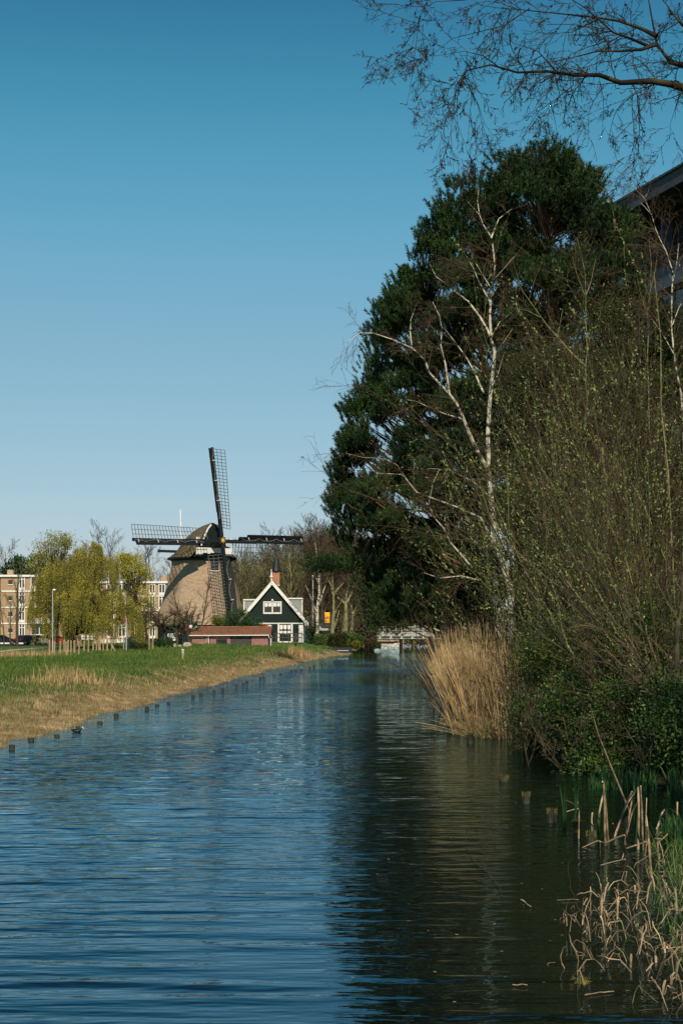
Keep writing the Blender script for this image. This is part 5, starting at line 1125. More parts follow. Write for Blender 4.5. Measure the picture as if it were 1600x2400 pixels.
for k_, (tp, d0, hd, tpy, lab) in enumerate(pines):
    sel = ti == k_; cx, cy, ce = qx[sel], qy[sel], ed[sel]; n = len(cx); bx = {0: 8.2, 1: 6.0, 2: 5.2, 3: 5.6, 4: 12.0, 5: 8.8}[k_]
    base = (bx, d0, hz(bx, d0)); root = thing("pine_tree", base, lab, "pine tree", "dark pines on the far bank of the reeds")
    cn = near_[sel]; dd = d0 + (bdep[cn] * .8 + rp.uniform(-.2, .2, n)) * hd * np.interp(ce, [8, 90], [.45, 1.1])
    C = np.stack([(cx - 800) / F * dd, dd, EYE - (cy - HZ) / F * dd], 1); C = C[C[:, 2] > 1.6]
    topx, topz = PX(tp, d0), PZ(tpy + 25, d0); rn = random.Random(k_)
    tr = []
    for i in range(9): t = i / 8; tr.append((bx + (topx - bx) * t ** 1.5 + rn.uniform(-.12, .12) * (0 < i < 8), d0 + rn.uniform(-.1, .1), base[2] - .3 + (topz - base[2] + .3) * t))
    g = Geo().tubes([(tr, [.34 - .29 * i / 8 for i in range(9)])], 9)
    tra = np.array(tr); boughs = []
    for c in C[rp.random(len(C)) < .42]:
        zz_ = np.clip(c[2] - rn.uniform(.2, .5) * np.hypot(c[0] - bx, c[1] - d0) - .3, base[2] + 1.5, topz - .2); sx = np.interp(zz_, tra[:, 2], tra[:, 0]); s_ = Vector((sx, d0, zz_)); e = Vector(c); L = (e - s_).length
        m1 = s_.lerp(e, .4) + Vector((rn.uniform(-.15, .15), rn.uniform(-.15, .15), -.06 * L)); m2 = s_.lerp(e, .75) + Vector((rn.uniform(-.12, .12), 0, -.05 * L)); rr = .018 + .008 * L
        boughs.append(([tuple(s_), tuple(m1), tuple(m2), tuple(e)], [rr, rr * .8, rr * .55, .014]))
    g.tubes(boughs, 4); g.build("trunk", M['pine_bark'], root, smooth=True)
    # shoots: each clump holds upright bottle-brush shoots; needles fan out round each shoot
    # shoots along the outer edge of the stand stand up one by one against the sky
    te = SA[(SA[:, 1] < 1290)]; te = te[np.argmin(np.abs(te[:, :1] - np.array([[p_[0] for p_ in pines]]) + (te[:, 1:2] - np.array([[p_[3] for p_ in pines]])) * .12) + 400 * (te[:, 1:2] < np.array([[p_[3] for p_ in pines]]) - 8), axis=1) == k_]
    ec = []
    for ex, ey in te:
        for q_ in range(5): dq = d0 + rp.uniform(-.9, .9); ec.append(((ex + rp.normal(0, 9) + (6 if ex < 1250 else -6) - 800) / F * dq, dq, EYE - (ey + 12 + abs(rp.normal(0, 11)) - HZ) / F * dq))
    C = np.concatenate([C, np.array(ec).reshape(-1, 3)])
    ns = 7; m = len(C); cc = np.repeat(C, ns, 0); off_ = rp.normal(size=(m * ns, 3)) * np.array([.20, .24, .15]); sh = cc + off_
    sd_ = off_ * np.array([.7, .7, .3]) + np.array([0, 0, .55]) + rp.normal(size=off_.shape) * .07; out_ = cc - np.array([np.interp(cc[:, 2], tra[:, 2], tra[:, 0]), np.full(len(cc), d0), cc[:, 2]]).T; out_ /= np.linalg.norm(out_, axis=1, keepdims=True) + 1e-6
    sd_ += out_ * np.array([.16, .16, .0]); sd_ /= np.linalg.norm(sd_, axis=1, keepdims=True)
    sl_n = rp.uniform(.28, .52, len(sh)); nn = 54
    S = np.repeat(sh, nn, 0); Dn = np.repeat(sd_, nn, 0); Ln = np.repeat(sl_n, nn); t = rp.random(len(S)); X = rp.normal(size=S.shape); X -= (X * Dn).sum(1, keepdims=True) * Dn; X /= np.linalg.norm(X, axis=1, keepdims=True) + 1e-9
    root_ = S + Dn * (Ln * t)[:, None]; nd = Dn * .8 + X * .8
    Geo().blades(root_, nd, rp.uniform(.12, .18, len(S)), .027, 60 + k_).build("needles", M['needle'], root)
# long low branch reaching left from the stand
rn = random.Random(9); d0 = 92; root = thing("pine_tree", (7.6, d0, hz(7.6, d0)), "farther pine sending one long flat bough over the pollards", "pine tree", "dark pines on the far bank of the reeds")
tr = [(7.6 - .3 * i / 6, d0 + rn.uniform(-.1, .1), .5 + i * 2.0) for i in range(7)]; g = Geo().tubes([(tr, [.32 - .04 * i for i in range(7)])], 8)
bp_ = [P(1040, 1300, d0), P(960, 1322, d0), P(900, 1330, d0), P(840, 1326, d0), P(780, 1320, d0), P(738, 1322, d0)]; g.tubes([([tuple(v) for v in bp_], [.12, .10, .08, .06, .04, .02])], 6)
bp2 = [P(1050, 1350, d0 + 1), P(960, 1362, d0 + 1), P(900, 1372, d0 + 1), P(850, 1384, d0 + 1)]; g.tubes([([tuple(v) for v in bp2], [.1, .08, .05, .02])], 6); g.build("trunk", M['pine_bark'], root)
cx = np.concatenate([rp.uniform(726, 900, 190), rp.uniform(830, 1100, 260), rp.uniform(862, 1100, 420)]); cy = np.concatenate([np.interp(cx[:190], [726, 760, 820, 900], [1322, 1326, 1322, 1318]) + rp.normal(0, 11, 190), rp.uniform(1300, 1400, 260), np.where(cx[450:] < 945, rp.uniform(1390, 1486, 420), rp.uniform(1390, 1460, 420))]); dd = d0 + rp.uniform(-1.4, 1.6, len(cx))
C = np.stack([(cx - 800) / F * dd, dd, EYE - (cy - HZ) / F * dd], 1); ns = 8; cc = np.repeat(C, ns, 0); off_ = rp.normal(size=cc.shape) * np.array([.34, .34, .16]); sh = cc + off_; sd_ = off_ + np.array([0, 0, .35]); sd_ /= np.linalg.norm(sd_, axis=1, keepdims=True); nn = 14
S = np.repeat(sh, nn, 0); Dn = np.repeat(sd_, nn, 0); X = rp.normal(size=S.shape); nd = Dn + X * .5; Geo().blades(S + Dn * (rp.random(len(S)) * .3)[:, None], nd, rp.uniform(.1, .18, len(S)), .045, 77).build("needles", M['needle'], root)

# ---------------------------------------------------------------- birches in front of the pines
TWB = dict(thick=.78, seg=[6, 5, 4], up=[-.02, -.10, -.22], wob=[.15, .17, .16], n=[7, 5, 0], lo=[.12, .1, 0], ang=[36, 38, 0], len=[.55, .62], rmin=.0035, rr=.6, dens=2.3, a0=46, L0=1.25, r0=.012, tip=.5)
B1 = [([(1200, 1500), (1197, 1440), (1195, 1379), (1181, 1331), (1164, 1281), (1156, 1219), (1150, 1168), (1147, 1135), (1143, 1095), (1144, 1063), (1142, 1021), (1146, 951), (1150, 909), (1157, 847), (1158, 824), (1150, 796), (1147, 740), (1149, 693), (1156, 656), (1159, 625), (1152, 558), (1132, 527), (1123, 504), (1096, 473)], 9, 1.2, .6),
      ([(1139, 1095), (1119, 1060), (1097, 1012), (1083, 976), (1069, 945), (1052, 923), (1049, 897), (1043, 853), (1032, 808), (1035, 768), (1029, 740), (1013, 707)], 5.0, .9, -1.2),
      ([(1052, 923), (1027, 897), (1004, 872), (996, 847), (982, 830), (965, 816), (920, 796), (875, 781), (844, 780), (815, 800), (802, 819)], 3.2, .5, -1.0), ([(965, 816), (961, 780), (962, 750), (975, 715)], 1.8, .5, .5),
      ([(1148, 790), (1142, 774), (1122, 740), (1097, 707), (1071, 687), (1046, 667), (1021, 648), (1004, 614)], 3.4, .7, 1.0), ([(1147, 707), (1119, 656), (1108, 628), (1091, 600)], 2.4, .6, -.8), ([(1149, 675), (1128, 640), (1110, 610), (1100, 585)], 1.6, .5, .8), ([(1150, 558), (1168, 513), (1199, 489)], 2.2, .5, .6), ([(1123, 504), (1118, 470), (1122, 440)], 1.2, .4, .3),
      ([(1133, 923), (1111, 872), (1091, 836), (1066, 802), (1038, 766)], 2.6, .7, 1.2), ([(1083, 982), (1041, 970), (1004, 954), (973, 940), (940, 935)], 1.8, .5, -1.2), ([(1156, 656), (1180, 630), (1205, 600)], 1.6, .5, -.8), ([(1150, 790), (1170, 755), (1200, 730)], 1.6, .5, .8), ([(1157, 847), (1175, 810), (1200, 770)], 1.8, .5, -1), ([(1150, 909), (1165, 880), (1180, 830)], 1.8, .5, 1),
      ([(1164, 1281), (1125, 1213), (1069, 1188), (1013, 1168), (976, 1154), (956, 1129), (940, 1112), (886, 1109), (860, 1098)], 3.2, .6, -1.5), ([(1104, 1330), (1085, 1306), (1052, 1269), (1041, 1241), (1013, 1208), (1004, 1180), (1015, 1130), (1029, 1100)], 3.2, .7, -1.0), ([(956, 1129), (930, 1090), (900, 1075), (850, 1072), (810, 1062)], 1.3, .4, -.6), ([(1150, 1168), (1110, 1130), (1050, 1100), (1000, 1098)], 1.8, .5, -1), ([(1120, 1360), (1080, 1350), (1030, 1355), (985, 1340)], 2.4, .6, -1.5)]
d = 46
bi, bo = traced("birch_tree", "white trunked forked birch standing out against the dark pines", (PX(1200, d), d, hz(PX(1200, d), d)), B1, d, M['bark_birch'], M['twig_red'], dict(TWB, thick=1.0), 201, 1.5)
B2 = [([(1376, 1500), (1372, 1300), (1370, 1100), (1372, 900), (1373, 780), (1372, 693), (1370, 642), (1362, 600), (1352, 560)], 5, 1.0, .5), ([(1372, 693), (1384, 660), (1396, 600)], 1.4, .5, .6), ([(1372, 700), (1350, 640), (1340, 600)], 1.4, .5, -.5), ([(1372, 860), (1340, 830), (1306, 791), (1281, 763), (1269, 746), (1227, 687), (1205, 650)], 4.2, .7, -.8), ([(1306, 791), (1312, 755), (1318, 722)], 1.3, .5, .3), ([(1269, 746), (1235, 728), (1190, 720)], 1.4, .5, -.5), ([(1320, 805), (1290, 808), (1262, 832)], 1.2, .5, .4), ([(1370, 1000), (1400, 940), (1440, 900)], 2, .6, 1), ([(1371, 1100), (1330, 1040), (1290, 1000)], 2, .6, -1)]
traced("birch_tree", "slimmer birch with a long pale limb crossing the pine stand", (PX(1376, 44), 44, hz(PX(1376, 44), 44)), B2, 44, M['bark_moss'], M['twig_red'], TWB, 202, 1.9)
B3 = [([(1600, 1500), (1604, 1200), (1600, 1000), (1595, 923), (1581, 853), (1572, 768), (1573, 700), (1575, 636), (1560, 590), (1545, 560), (1535, 536), (1526, 504), (1509, 465), (1487, 442)], 6, .8, .4), ([(1575, 660), (1584, 620), (1590, 570)], 1.8, .6, .4), ([(1509, 465), (1520, 445)], .8, .4, .1), ([(1526, 504), (1510, 485), (1495, 470)], 1.0, .4, 0), ([(1578, 830), (1550, 780), (1520, 740)], 1.6, .5, .4), ([(1572, 768), (1590, 720), (1610, 690)], 1.6, .5, .4)]
traced("birch_tree", "birch whose pale stem crosses the office block", (PX(1600, 38), 38, hz(PX(1600, 38), 38)), B3, 38, M['bark_birch'], M['twig_red'], TWB, 203, 1.9)
B4 = [([(1530, 1500), (1526, 1200), (1520, 1000), (1515, 850), (1516, 732), (1522, 684), (1525, 620), (1520, 560)], 5, .8, .4), ([(1522, 684), (1535, 630), (1540, 580)], 1.2, .4, .4), ([(1516, 740), (1500, 690), (1490, 640)], 1.2, .4, -.4), ([(1520, 900), (1490, 850), (1470, 800)], 1.5, .5, -.5)]
traced("birch_tree", "narrow birch with a curved white top below the office roof", (PX(1530, 41), 41, hz(PX(1530, 41), 41)), B4, 41, M['bark_moss'], M['twig_red'], TWB, 204, 2.0)
# thick trunks seen through the thicket
for px, y0, y1, d, rr, mm, lab, ln in [(1318, 1560, 1150, 50, 15, 'pine_bark', "stout reddish bare trunk standing inside the thicket", -6), (1262, 1520, 1080, 47, 6, 'bark_birch', "thin pale birch stem behind the willow shrubs", 0), (1436, 1560, 1050, 43, 9, 'bark_moss', "leaning mossy trunk in the thicket", -26), (1500, 1560, 1100, 39, 7, 'bark_moss', "slanting pale stem among the willow shoots", -40), (1465, 1700, 1440, 30, 7, 'bark_moss', "short mossy stem slanting over the bramble", -28), (1570, 1880, 1450, 21.5, 13, 'bark_dark', "dark trunk rising from the waterside bramble", 18)]:
    x = PX(px, d); z0 = hz(x, d); root = thing("tree_stem", (x, d, z0), lab, "tree"); n = 8; pts = [(PX(px + ln * (i / 7) ** 1.3, d) + random.uniform(-.03, .03), d + random.uniform(-.05, .05), z0 - .3 + (PZ(y1, d) - z0 + .3) * i / 7) for i in range(8)]
    Geo().tubes([(pts, [rr * d / F * (1 - .6 * i / 7) for i in range(8)])], 8).build("trunk", M[mm], root, smooth=True)
    o2 = []; q = dict(TW); q['rmin'] = .005
    for i in range(10): grow(o2, pts[random.randint(3, 7)], (random.uniform(-1, 1), random.uniform(-1, 1), .6), random.uniform(1, 2.2), .02, 0, q, random.Random(px + i))
    g = Geo()
    for lst in o2: g.tubes(lst, 3)
    g.build("crown", M['twig_grey'], root)

# ---------------------------------------------------------------- willow shrubs, thickets
OS = dict(seg=[7, 6, 4], up=[.02, .05, .04], wob=[.10, .13, .16], n=[6, 2, 0], lo=[.22, .2, 0], ang=[24, 30, 0], len=[.5, .4], rmin=.0035, rr=.6, tip=.3)
def osier(px, d, top, nst, lab, seed, m_st, m_bud, lean=(-.25, -.1), bud=.9, spread=.7, q=OS, name="willow_shrub", cat="shrub", bsize=(.04, .08), bw=.42):
    x = PX(px, d); z0 = hz(x, d); H = PZ(top, d) - z0; rn = random.Random(seed); r = np.random.default_rng(seed); root = thing(name, (x, d, z0), lab, cat); out = []
    for i in range(nst):
        a = rn.uniform(0, 6.28); s_ = spread * rn.random() ** .5; dr = Vector((lean[0] + rn.gauss(0, .38), lean[1] + rn.gauss(0, .35), 1))
        grow(out, (x + s_ * math.cos(a), d + s_ * math.sin(a), z0 - .1), dr, H * rn.uniform(.55, 1.08), rn.uniform(.012, .024), 0, q, rn)
    g = Geo()
    lit_polys = []
    for l_, lst in enumerate(out):
        if bud > .5 and l_ < 2: lit_polys += [p_ for i_, p_ in enumerate(lst) if i_ % 6 == 0]; lst = [p_ for i_, p_ in enumerate(lst) if i_ % 6]
        g.tubes(lst, 4 if l_ == 0 else 3)
    g.build("stems", m_st, root)
    if lit_polys: Geo().tubes(lit_polys, 4).build("lit_stems", M['osier_lit'], root)  # a share of the stems coloured brighter to stand for sunlit canes
    if bud:
        C = []; D = []
        for l_, lst in enumerate(out):
            for p_, r_ in lst:
                pa = np.array([tuple(v) for v in p_]); L = np.linalg.norm(pa[-1] - pa[0]); nn = int(L / .065 * bud * (.35 if l_ == 0 else 1)); 
                if nn < 1: continue
                t = (.25 + .75 * r.random(nn)) * (len(pa) - 1) if l_ else (.5 + .5 * r.random(nn)) * (len(pa) - 1); i_ = np.minimum(t.astype(int), len(pa) - 2); f_ = (t - i_)[:, None]; C.append(pa[i_] * (1 - f_) + pa[i_ + 1] * f_); dd = pa[i_ + 1] - pa[i_]; dd /= np.linalg.norm(dd, axis=1, keepdims=True) + 1e-9; D.append(dd * 1.1 + r.normal(size=dd.shape) * .55)
        C = np.concatenate(C); D = np.concatenate(D); sz = r.uniform(bsize[0], bsize[1], len(C)); Geo().leaves(C, D, sz, sz * bw, seed).build("foliage", m_bud, root)
    return root
ol, gy_, rd = M['osier_stem'], M['twig_grey'], M['twig_red']; bg_, mo = M['bud_green'], M['leaf_moss']
osi = [(1600, 25, 620, 16, "tall budding willow shrub filling the outer edge of the thicket", ol, (-.32, 0)), (1540, 27, 760, 15, "budding willow with shoots crossing before the office block", ol, (-.25, 0)), (1470, 29, 900, 15, "budding willow shrub in front of the leaning mossy trunk", ol, (-.22, 0)), (1400, 30, 1000, 15, "budding willow shrub beside the stout reddish trunk", ol, (-.25, 0)),
       (1330, 31, 980, 14, "budding willow shrub with shoots fanning before the birch", ol, (-.35, 0)), (1260, 33, 1060, 13, "budding willow shrub leaning out toward the canal", ol, (-.5, 0)), (1580, 31, 820, 13, "inner budding willow shrub near the pale birch stem", ol, (-.2, 0)), (1500, 34, 900, 13, "inner budding willow shrub beneath the narrow birch", gy_, (-.1, 0)), (1640, 22, 820, 15, "closest budding willow with long bent shoots", ol, (-.45, .1)),
       (1230, 36, 1250, 14, "low budding willow shrub beside the birch foot", ol, (-.45, 0)), (1440, 33, 1150, 15, "mid height willow shrub in the thicket core", ol, (-.15, 0)), (1350, 35, 1180, 14, "mid height willow shrub behind the bramble", ol, (-.2, 0))]
for i, (px, d, top, ns_, lab, ms, ln) in enumerate(osi): osier(px, d, top, int(ns_ * .62), lab, 300 + i, ms, bg_, ln, bud=.75)
# brown twiggy bushes
TH = dict(seg=[6, 5, 4, 3], up=[.02, .0, -.02, -.03], wob=[.16, .2, .24, .26], n=[8, 6, 4, 0], lo=[.1, .1, .1, 0], ang=[42, 44, 44, 0], len=[.6, .55, .5], rmin=.0035, rr=.6, tip=.4)
for i, (px, d, top, ns_, lab, ms, ln) in enumerate([(1150, 36, 1385, 10, "brown tangled bush behind the reed clump", gy_, (-.4, 0)), (1080, 40, 1400, 10, "brown twiggy bush hanging out over the canal", rd, (-.5, 0)), (1220, 34, 1420, 10, "tangled twig bush between reeds and bramble", gy_, (-.2, 0)), (1320, 30, 1400, 9, "reddish twig bush over the bramble", rd, (-.1, 0)), (1420, 27, 1380, 9, "grey tangled twig bush in the thicket front", gy_, (-.1, 0)), (1530, 24, 1350, 9, "dense brown twig bush above the dark trunk", rd, (-.1, 0)), (1640, 24, 640, 9, "tall brown twig tree closing the outer edge of the thicket", rd, (-.2, 0)), (1590, 29, 760, 8, "inner brown twig tree before the office facade", gy_, (-.15, 0)), (1520, 35, 820, 8, "olive brown twig tree below the office roof", ol, (-.1, 0)), (1300, 38, 880, 8, "olive brown twig tree before the long pale limb", ol, (-.1, 0)), (1600, 22, 1450, 8, "grey twig bush at the outer bank edge", gy_, (-.3, 0)), (1330, 23, 1600, 3, "low twiggy growth poking from the bramble over the iris", gy_, (-.3, -.2)), (1440, 22, 1600, 3, "tan twig tangle across the bramble face", gy_, (-.3, -.2)), (1550, 20.5, 1600, 3, "brown twig tangle around the dark trunk", gy_, (-.3, -.2)), (1250, 27, 1540, 6, "thin twigs rising from the bramble tongue", gy_, (-.3, -.2)), (1490, 33, 700, 7, "tall reddish twig tree before the office block", rd, (-.05, 0)), (1420, 40, 640, 7, "reddish twig sapling below the shorter pine", rd, (0, 0)), (1560, 30, 640, 7, "reddish brown sapling crossing the office windows", rd, (-.1, 0))]):
    osier(px, d, top, ns_, lab, 330 + i, ms, bg_, ln, bud=.12, spread=.9, q=TH, name="twig_bush", cat="bush")
# mossy foliage masses between (evergreen sprays in olive)
def leafmass(name, px, py, rx, ry, d, dd, n, m_, lab, seed, size=(.03, .07), cat="shrub", clump=.35, shell=.15, r0=.04):
    c = P(px, py, d); zb = hz(c.x, d); lo_ = [lobe(px, py, rx, ry, d, dd), lobe(px - rx * .35, py + ry * .3, rx * .6, ry * .7, d, dd), lobe(px + rx * .4, py + ry * .15, rx * .6, ry * .8, d - dd * .3, dd)]
    return crown_tree(name, (c.x, d, zb), lo_, n, m_, M['bark_dark'], lab, cat, size, .2, seed, r0, shell, clump)
for i, a in enumerate([(1290, 900, 150, 130, 49, 2.2, 26000, 'leaf_moss', "feathery olive evergreen behind the long pale birch limb", (.05, .11)), (1420, 1010, 130, 150, 46, 2.0, 26000, 'leaf_moss', "feathery olive evergreen in the upper thicket", (.05, .11)), (1250, 1130, 110, 110, 47, 2.0, 18000, 'leaf_moss', "drooping olive evergreen beside the birch trunk", (.05, .11)), (1500, 1200, 130, 170, 40, 1.8, 22000, 'leaf_moss', "mossy evergreen mass deep in the thicket", (.05, .10)),
        (1340, 1290, 120, 120, 43, 1.8, 17000, 'leaf_moss', "low mossy evergreen behind the willow shoots", (.05, .10)), (1430, 760, 90, 110, 52, 1.8, 14000, 'leaf_moss', "thin olive foliage below the shorter pine", (.05, .11))]):
    leafmass("evergreen_shrub", a[0], a[1], a[2], a[3], a[4], a[5], a[6], M[a[7]], a[8], 400 + i, a[9], clump=.7)
for i, a in enumerate([(1380, 1650, 120, 90, 25.0, 1.0, 26000, "bright green bramble bank spilling to the water"), (1270, 1680, 70, 70, 27.5, .9, 14000, "green bramble tongue hanging over the water edge"), (1490, 1680, 110, 110, 22.6, .9, 24000, "green bramble mass before the dark trunk"), (1590, 1700, 70, 120, 20.8, .7, 15000, "leafy bramble at the outer bank edge"), (1340, 1520, 130, 80, 28.5, 1.2, 16000, "upper bramble slope under the reddish twigs"), (1510, 1500, 110, 100, 24.5, 1.0, 16000, "upper bramble slope under the grey twigs"), (1250, 1590, 60, 60, 31.5, .8, 6500, "bramble patch beside the tall reeds"), (1430, 1780, 80, 35, 22.2, .6, 5000, "low dark bramble fringe touching the water")]):
    leafmass("bramble_bush", a[0], a[1], a[2], a[3], a[4], a[5], a[6], M['leaf_green'], a[7], 420 + i, (.035, .075), cat="bramble", clump=.34)
    c = P(a[0], a[1], a[4]); rn = random.Random(700 + i)
# arching bramble canes
for i, (pts, d, m_, lab) in enumerate([([(1250, 1670), (1300, 1685), (1380, 1700), (1450, 1725), (1490, 1745)], 24, 'twig_red', "long reddish bramble cane arching over the green bank"), ([(1264, 1535), (1290, 1570), (1320, 1610)], 28, 'stalk', "pale bare cane leaning over the bramble"), ([(1346, 1695), (1350, 1730), (1360, 1800), (1375, 1835)], 24, 'twig_olive', "forked hanging twig above the dark water"), ([(1380, 1650), (1400, 1720), (1440, 1820), (1475, 1905), (1500, 1960), (1520, 2030)], 16.5, 'stalk', "very long pale reed stem slanting across the broken stalks"),
        ([(1180, 1420), (1176, 1500), (1172, 1560), (1180, 1640), (1196, 1700)], 30, 'straw', "single tall pale reed beside the brown bush"), ([(1405, 1803), (1480, 1806), (1550, 1803)], 21.5, 'stalk', "thin horizontal pale twig above the green iris")]):
    W = [P(a, b_, d + (i % 2) * .3 * k_) for k_, (a, b_) in enumerate(pts)]; r0 = {3: .021}.get(i, .007)
    o = Geo().tubes([([tuple(v) for v in W], [r0 * (.45 + .55 * j / len(W)) for j in range(len(W))])], 6).build("bramble_cane" if i not in (3, 4) else "reed_stem", M[m_], origin=W[-1]); tag(o, lab, "stem")

# ---------------------------------------------------------------- reed clump
def reeds(name, n, fx, fy, L, lean, m_, lab, seed, w0=.012, bendd=.25, cat="reeds", jit=.08):
    r = np.random.default_rng(seed); x = fx(r, n); y = fy(r, n); z = np.maximum(height(x, y), -.05) - .05; Ls = L(r, n, x, y); lx = lean(r, n, x, y); ly = r.normal(0, jit, n)
    polys = []
    for i in range(n):
        pts = []; 
        for j in range(5):
            t = j / 4; pts.append((x[i] + lx[i] * Ls[i] * (t ** (1 + bendd)), y[i] + ly[i] * Ls[i] * t, z[i] + Ls[i] * t * (1 - .16 * abs(lx[i]) * t)))
        polys.append((pts, [w0 * .5, w0 * .48, w0 * .42, w0 * .34, w0 * .2]))
    g = Geo().tubes(polys, 3)
    # dry leaf blades on stems
    k_ = r.integers(0, n, n * 2); t = r.uniform(.15, .85, n * 2); C = np.stack([x[k_] + lx[k_] * Ls[k_] * t ** (1 + bendd), y[k_] + ly[k_] * Ls[k_] * t, z[k_] + Ls[k_] * t * (1 - .16 * np.abs(lx[k_]) * t)], 1)
    g.blades(C, np.stack([r.normal(-.15, .5, n * 2), r.normal(0, .4, n * 2), r.uniform(.2, 1.2, n * 2)], 1), r.uniform(.12, .35, n * 2), w0 * .9, seed)
    o = g.build(name, m_, origin=(float(x.mean()), float(y.mean()), 0)); return tag(o, lab, cat, kind="stuff")
reeds("reeds", 1500, lambda r, n: np.clip(r.normal(2.9, .18, n), 2.4, 3.35), lambda r, n: 30.9 + r.normal(0, .35, n) + 0, lambda r, n, x, y: r.uniform(.25, 1.0, n) * 2.15, lambda r, n, x, y: np.interp(x, [2.4, 3.0, 3.4], [-.36, -.12, .02]) + r.normal(0, .10, n), M['straw'], "dense clump of tall tan reeds leaning over the water", 500)
reeds("reeds", 600, lambda r, n: r.uniform(2.5, 3.8, n), lambda r, n: 33.6 + r.normal(0, .6, n), lambda r, n, x, y: r.uniform(.6, 1.0, n) * 2.5, lambda r, n, x, y: np.interp(x, [2.4, 3.9], [-.20, .05]) + r.normal(0, .08, n), M['straw'], "taller thinner reeds standing behind the dense clump", 501)
reeds("reeds", 380, lambda r, n: r.uniform(3.2, 4.3, n), lambda r, n: 29.9 + r.normal(0, .5, n), lambda r, n, x, y: r.uniform(.4, 1.0, n) * 2.1, lambda r, n, x, y: r.normal(-.05, .12, n), M['straw'], "scattered upright reeds beside the bramble bank", 502)
reeds("reeds", 1300, lambda r, n: r.uniform(2.75, 4.1, n), lambda r, n: 30.0 + r.normal(0, .3, n), lambda r, n, x, y: r.uniform(.2, .6, n), lambda r, n, x, y: r.normal(0, .9, n), M['straw_low'], "broken flattened reed litter at the foot of the clump", 503, bendd=.1, jit=.5)
# old posts in the water on this side
for px, py, top, d, rr, m_, lab in [(1102, 1745, 1722, 28.0, 9, 'wetpost', "dark post at the reed clump foot"), (1180, 1850, 1818, 20.9, 11, 'mossy', "submerged mossy post top beyond the pair"), (1232, 1890, 1858, 18.2, 9, 'mossy', "slim mossy post standing in dark water"), (1292, 1940, 1897, 16.4, 11, 'mossy', "thicker mossy post with dry tuft on top"), (1384, 1990, 1950, 14.6, 11, 'mossy', "low mossy post half hidden by broken stalks"), (1352, 1960, 1925, 15.6, 9, 'mossy', "sunken mossy post beside the broken stalks")]:
    x = PX(px, d); zt = PZ(top, d); zt = max(zt, .05); g = Geo().lathe([(rr * d / F, -.5), (rr * d / F * 1.03, zt * .6), (rr * d / F * .95, zt - .02), (rr * d / F * .6, zt)], (x, d, 0), 10, ang=.3); r = np.random.default_rng(px); n = 130
    o = g.build("old_post", M['wetpost'], origin=(x, d, 0)); tag(o, lab, "post")
    if m_ == 'mossy':
        a = r.uniform(0, 6.28, n); q_ = (.2 + .85 * r.random(n) ** .4) * rr * d / F; Geo().blades(np.stack([x + q_ * np.cos(a), d + q_ * np.sin(a), np.full(n, zt - .02)], 1), np.stack([np.cos(a) * .3, np.sin(a) * .3, np.where(r.random(n) < .5, 1.0, -1.2)], 1), r.uniform(.015, .05, n), .014, px).build("moss_tuft", M['mossy'], o, origin=(x, d, 0))

# ---------------------------------------------------------------- iris leaves
def iris(px0, px1, d0, d1, n, L, lab, seed):
    r = np.random.default_rng(seed); d = r.uniform(d0, d1, n); px = r.uniform(px0, px1, n); x = (px - 800) / F * d; z = np.maximum(height(x, d), 0) - .03; cl = r.integers(0, max(3, n // 9), n); r2 = np.random.default_rng(seed + 1); cxs = r2.uniform(-.0, .0, n)
    Ls = L * r.uniform(.45, 1.0, n); lx = r.normal(0, .16, n); ly = r.normal(0, .16, n); V = []; f = []
    for i in range(n):
        w_ = .011; a = r.uniform(0, 3.14); sx, sy = math.cos(a) * w_, math.sin(a) * w_; b0 = len(V)
        for t, k_ in ((0, .8), (.4, 1.0), (.8, .7)): V += [(x[i] + lx[i] * Ls[i] * t * t - sx * k_, d[i] + ly[i] * Ls[i] * t * t - sy * k_, z[i] + Ls[i] * t), (x[i] + lx[i] * Ls[i] * t * t + sx * k_, d[i] + ly[i] * Ls[i] * t * t + sy * k_, z[i] + Ls[i] * t)]
        V.append((x[i] + lx[i] * Ls[i], d[i] + ly[i] * Ls[i], z[i] + Ls[i])); f += [(b0, b0 + 1, b0 + 3, b0 + 2), (b0 + 2, b0 + 3, b0 + 5, b0 + 4), (b0 + 4, b0 + 5, b0 + 6)]
    return tag(Geo().add(V, f).build("iris_plants", M['iris'], origin=(float(x.mean()), float(d.mean()), 0)), lab, "iris", kind="stuff")
iris(1405, 1540, 19.6, 21.4, 380, .30, "bright green young iris leaves at the water edge below the bramble", 510)
iris(1380, 1420, 19.8, 20.6, 50, .26, "small separate tuft of young iris leaves", 511); iris(1552, 1605, 14.2, 15.2, 70, .42, "green iris leaves beside the bent pale stalks", 512); iris(1560, 1610, 19, 21, 120, .35, "dim green iris leaves under the outer bramble", 513)
def bladegroup(px, py, d, n, L, lab, seed, name="iris_tuft"):
    c = P(px, py, d); r = random.Random(seed); polys = []
    for i in range(n): a = r.uniform(-.16, .16); b_ = r.uniform(-.1, .1); l_ = L * r.uniform(.6, 1); polys.append(([(c.x + r.uniform(-.02, .02), d, -.08), (c.x + a * l_ * .4, d + b_ * l_ * .5, l_ * .5), (c.x + a * l_, d + b_ * l_, l_)], [.007, .006, .0015]))
    return tag(Geo().tubes(polys, 4).build(name, M['iris'], origin=(c.x, d, 0)), lab, "iris")
bladegroup(1322, 1955, 16.0, 5, .52, "slender green iris tuft rising alone from the water", 1); bladegroup(1347, 1930, 16.4, 4, .46, "green iris tuft beside the upright broken stalks", 2); bladegroup(1488, 1990, 14.6, 7, .5, "green iris blades among the tallest broken stalks", 3); bladegroup(1400, 1980, 14.8, 6, .4, "green base blades of the broken cattail stalks", 4)

